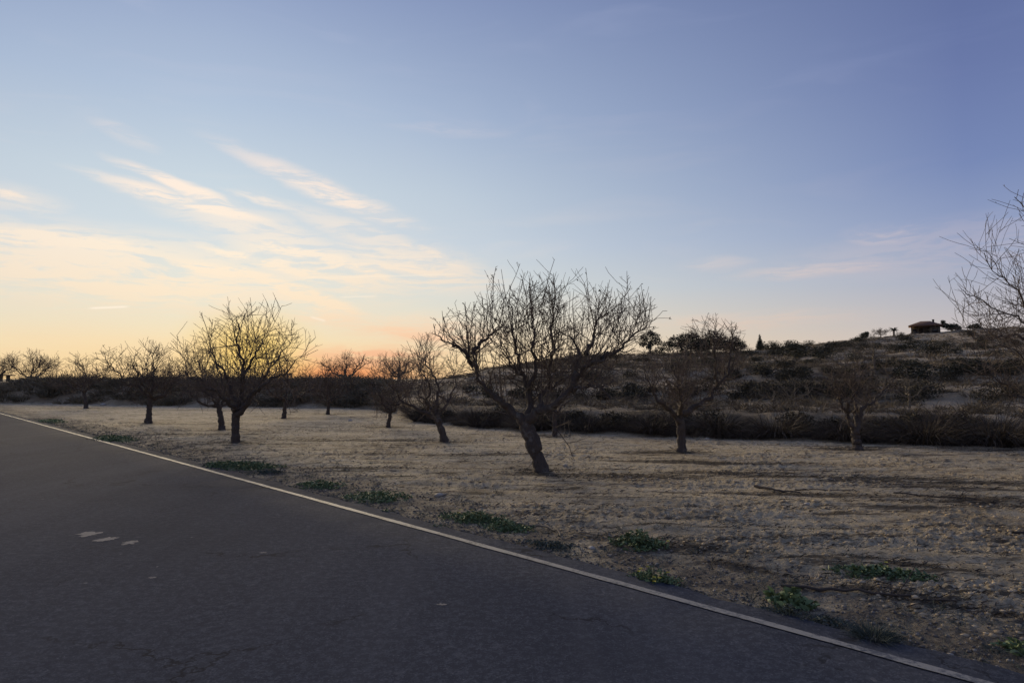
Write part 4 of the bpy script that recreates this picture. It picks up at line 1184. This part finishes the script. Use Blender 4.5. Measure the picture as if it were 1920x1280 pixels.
weed('broad-leaved dark green weed with one yellow flower near the line', (1.98, 4.98), .17, .12, .15, 170, .10, flowers=1, seed=15, wide=.5)
weed('grey-green feathery weed at the foot of the broad-leaved one', (1.86, 4.78), .22, .12, .10, 620, .045, 'weedgrey', seed=16, wide=.16, tilt=-.7)
weed('sparse small grey weed between the feathery one and the round tuft', (2.1, 4.62), .13, .08, .06, 140, .04, 'weedgrey', seed=17, wide=.3)
weed('bright green weed in the bottom right corner of the verge', (3.05, 4.12), .15, .10, .10, 200, .06, seed=18)
# round grey-green tuft
rg = np.random.default_rng(19)
V, F, t = tussock_arrays(rg, 900, .15, .115, .005)
b = Buf(); b.add(V, F, np.clip(t * 1.2, 0, 1))
tag(link('grass_tuft', b.mesh('grass_tuft', M['weedgrey'], False), None, (2.26, 4.36, gz(2.26, 4.36) + .01)), 'round grey-green spiky tuft close to the white line, bottom right', 'grass tuft')

# ------------------------------------------------------------------ clods, gravel, litter (too many to count)
def rocks(pts, size, rg, flat=.7):
    """irregular 14-vertex lumps"""
    base = np.array([[1, 0, 0], [-1, 0, 0], [0, 1, 0], [0, -1, 0], [0, 0, 1], [0, 0, -1]] + [[i, j, k] for i in (-1, 1) for j in (-1, 1) for k in (-1, 1)], float)
    base = norm(base)
    tri = []
    sg = lambda v: 0 if v > 0 else 1
    for ci in range(6, 14):
        s3 = [0 if base[ci][0] > 0 else 1, 2 if base[ci][1] > 0 else 3, 4 if base[ci][2] > 0 else 5]
        flip = (base[ci][0] > 0) ^ (base[ci][1] > 0) ^ (base[ci][2] > 0)
        for (a_, b_) in ((0, 1), (1, 2), (2, 0)):
            tri.append((s3[a_], s3[b_], ci) if flip else (s3[b_], s3[a_], ci))
    tri = np.array(tri)
    n = len(pts)
    V = base[None] * (.65 + .6 * rg.random((n, 14, 1))) * size[:, None, None] * np.array([1, 1, flat])
    a = rg.random(n) * 6.28; c, s_ = np.cos(a)[:, None], np.sin(a)[:, None]
    st = 1 + .6 * rg.random((n, 1))
    x = V[:, :, 0] * st
    V = np.stack([x * c - V[:, :, 1] * s_, x * s_ + V[:, :, 1] * c, V[:, :, 2]], -1) + pts[:, None, :]
    F = (tri[None] + (np.arange(n) * 14)[:, None, None]).reshape(-1, 3)
    return V.reshape(-1, 3), F

def field_points(rg, n, dens=None, rmax=26.0):
    r = 4.2 * (rmax / 4.2) ** rg.random(n); t_ = np.radians(rg.uniform(-42, 42, n))
    x = r * np.sin(t_); y = r * np.cos(t_)
    m = field_mask(x, y)
    keep = rg.random(n) < m * (1 if dens is None else dens(x, y))
    return x[keep], y[keep]
rg = np.random.default_rng(31)
x, y = field_points(rg, 60000, lambda x, y: .10 + .9 * ss(fbm(x * .5, y * .8, 3, 61), -.1, .35))
sz = .006 + .022 * rg.random(len(x)) ** 3.5
V, F = rocks(np.stack([x, y, zfull(x, y) + sz * .05], 1), sz, rg, .55)
b = Buf(); b.add(V, F, np.repeat(rg.random(len(x)), 14))
tag(link('soil_clods', b.mesh('soil_clods', M['clod'], False)), 'crumbled dry soil clods strewn over the ploughed orchard', 'soil', kind='stuff')
# gravel on the verge
n = 26000
tp = -6 + 40 * rg.random(n) ** 1.6; dd = ROAD_E + .03 + 1.1 * rg.random(n) ** 1.7
x = RN[0] * dd + RT[0] * tp; y = RN[1] * dd + RT[1] * tp
sz = .003 + .013 * rg.random(n) ** 4
V, F = rocks(np.stack([x, y, zfull(x, y) + sz * .3], 1), sz, rg, .7)
b = Buf(); b.add(V, F, np.repeat(rg.random(n) ** 2, 14))
tag(link('gravel', b.mesh('gravel', M['gravel'], False)), 'grey gravel and grit along the asphalt edge', 'gravel', kind='stuff')
# litter: dark straw, twiglets and mulch
x, y = field_points(rg, 150000, lambda x, y: .08 + .92 * np.clip(litter(x, y) + .35 * ss(fbm(x * .6, (y + .2 * x) * 2.6, 3, 91), .1, .4), 0, 1), 24)
n = len(x); a = rg.normal(size=n) * .9 - .2
p = np.stack([x, y, zfull(x, y) + .008], 1)
dr_ = np.stack([np.cos(a), np.sin(a), .15 + .35 * rg.random(n)], 1)
V, F = blades(p, dr_, .03 + .11 * rg.random(n) ** 2, np.full(n, .8), .004 + .010 * rg.random(n) ** 2, 2, rg)
b = Buf(); b.add(V, F, np.repeat(rg.random(n), 6))
tag(link('plant_litter', b.mesh('plant_litter', M['mulch'], False)), 'dark dry twigs and mulch lying in streaks on the soil', 'litter', kind='stuff')

# fallen branches and loose stones one can pick out
def fallen(label, pts, r, mat='stick', forks=0, seed=0):
    P = resample([(a_, b_, 0) for a_, b_ in pts], 14)
    rg = np.random.default_rng(seed)
    P[:, 2] = zfull(P[:, 0], P[:, 1]) + r * .8 + .012 * rg.random(14)
    o = P[0].copy(); P = P - o
    rd = np.linspace(r, r * .4, 14) * (1 + .12 * rg.normal(size=14))
    b = Buf(); V, F = tubes(P[None], rd[None], 7); b.add(V, F)
    if forks:
        Q, Qr = grow(rg, P[None], rd[None], forks, .35, .7, .12, -.1, .12, 5, .6, .003, .25)
        V, F = tubes(Q, Qr, 4); b.add(V, F)
    tag(link('fallen_branch', b.mesh('fallen_branch', M[mat]), None, tuple(o)), label, 'branch', 'fallen branches on the soil')
fallen('short thick fallen branch on the open soil right of the big tree', [(3.52, 10.0), (3.68, 9.62), (3.9, 9.35)], .022, forks=1, seed=1)
fallen('long thin fallen branch lying in line with the dark mulch strip', [(4.0, 9.75), (4.4, 9.72), (4.8, 9.7)], .009, forks=3, seed=2)
fallen('twisted fallen branch in the black mulch at far right', [(5.2, 9.4), (5.6, 9.0), (6.0, 8.8)], .011, forks=4, seed=3)
fallen('dark root-like branch half buried near the spreading weed', [(2.05, 5.3), (2.5, 5.15), (3.1, 4.85)], .014, forks=2, seed=4)
fallen('curved pale dead branch on the verge below the big tree', [(.05, 7.55), (.35, 7.45), (.5, 7.15), (.48, 6.95)], .014, 'palestick', 2, 5)
fallen('thin pale stick left of the branching weed', [(.62, 7.05), (.8, 6.95), (.96, 6.8)], .007, 'palestick', 0, 6)
fallen('thin pale stick just above the other pale stick', [(.7, 7.15), (.95, 7.0), (1.1, 6.92)], .006, 'palestick', 0, 7)
fallen('slender dark branch at the right frame edge in the soil', [(5.0, 6.9), (5.6, 6.75), (6.3, 6.65)], .016, forks=2, seed=8)
rg = np.random.default_rng(55)
for (x, y, k, lab) in ((-.98, 9.35, .05, 'pale round stone right of the lobed weed patch'), (.76, 6.56, .035, 'small pale stone left of the branching weed'),
                       (3.65, 8.55, .032, 'brownish stone on the soil below the long fallen branch'), (.95, 12.3, .05, 'stone beside the foot of the big tree'),
                       (5.0, 17.6, .07, 'small white stone at the foot of the brush row'), (-24.0, 40.2, .14, 'white stone near the far bank on the left'),
                       (1.58, 5.02, .03, 'pale pebble left of the broad-leaved weed'), (-6.0, 25.4, .1, 'pale stone near the small lone tree by the bank'), (2.2, 4.0, .02, 'little pale stone by the round tuft')):
    V, F = rocks(np.zeros((1, 3)), np.array([k]), rg, .7)
    me = mesh_np('stone', V, [F], M['stone'], smooth=False)
    tag(link('stone', me, None, (x, y, gz(x, y) + k * .25)), lab, 'stone', 'loose stones')

# scruffy dry grass and seedlings scattered along the verge and into the field
rg = np.random.default_rng(66)
n = 1700
tp = -4 + 34 * rg.random(n) ** 1.5; dd = ROAD_E + .08 + 2.2 * rg.random(n) ** 1.8
b = Buf()
x = RN[0] * dd + RT[0] * tp; y = RN[1] * dd + RT[1] * tp; zz = zfull(x, y)
for i in range(n):
    k = .4 + .8 * rg.random()
    V, F, t = tussock_arrays(rg, int(10 + 22 * rg.random()), .085 * k, .07 * k, .0045)
    b.add(V * np.array([1, 1, .8]) + np.array([x[i], y[i], zz[i] + .02]), F, np.clip(t * .7 + .4 * rg.random() - .1, 0, 1))
tag(link('verge_grass', b.mesh('verge_grass', M['weedgrey'], False)), 'sparse scruffy grey-green grass sprouting along the gravel verge', 'grass', kind='stuff')
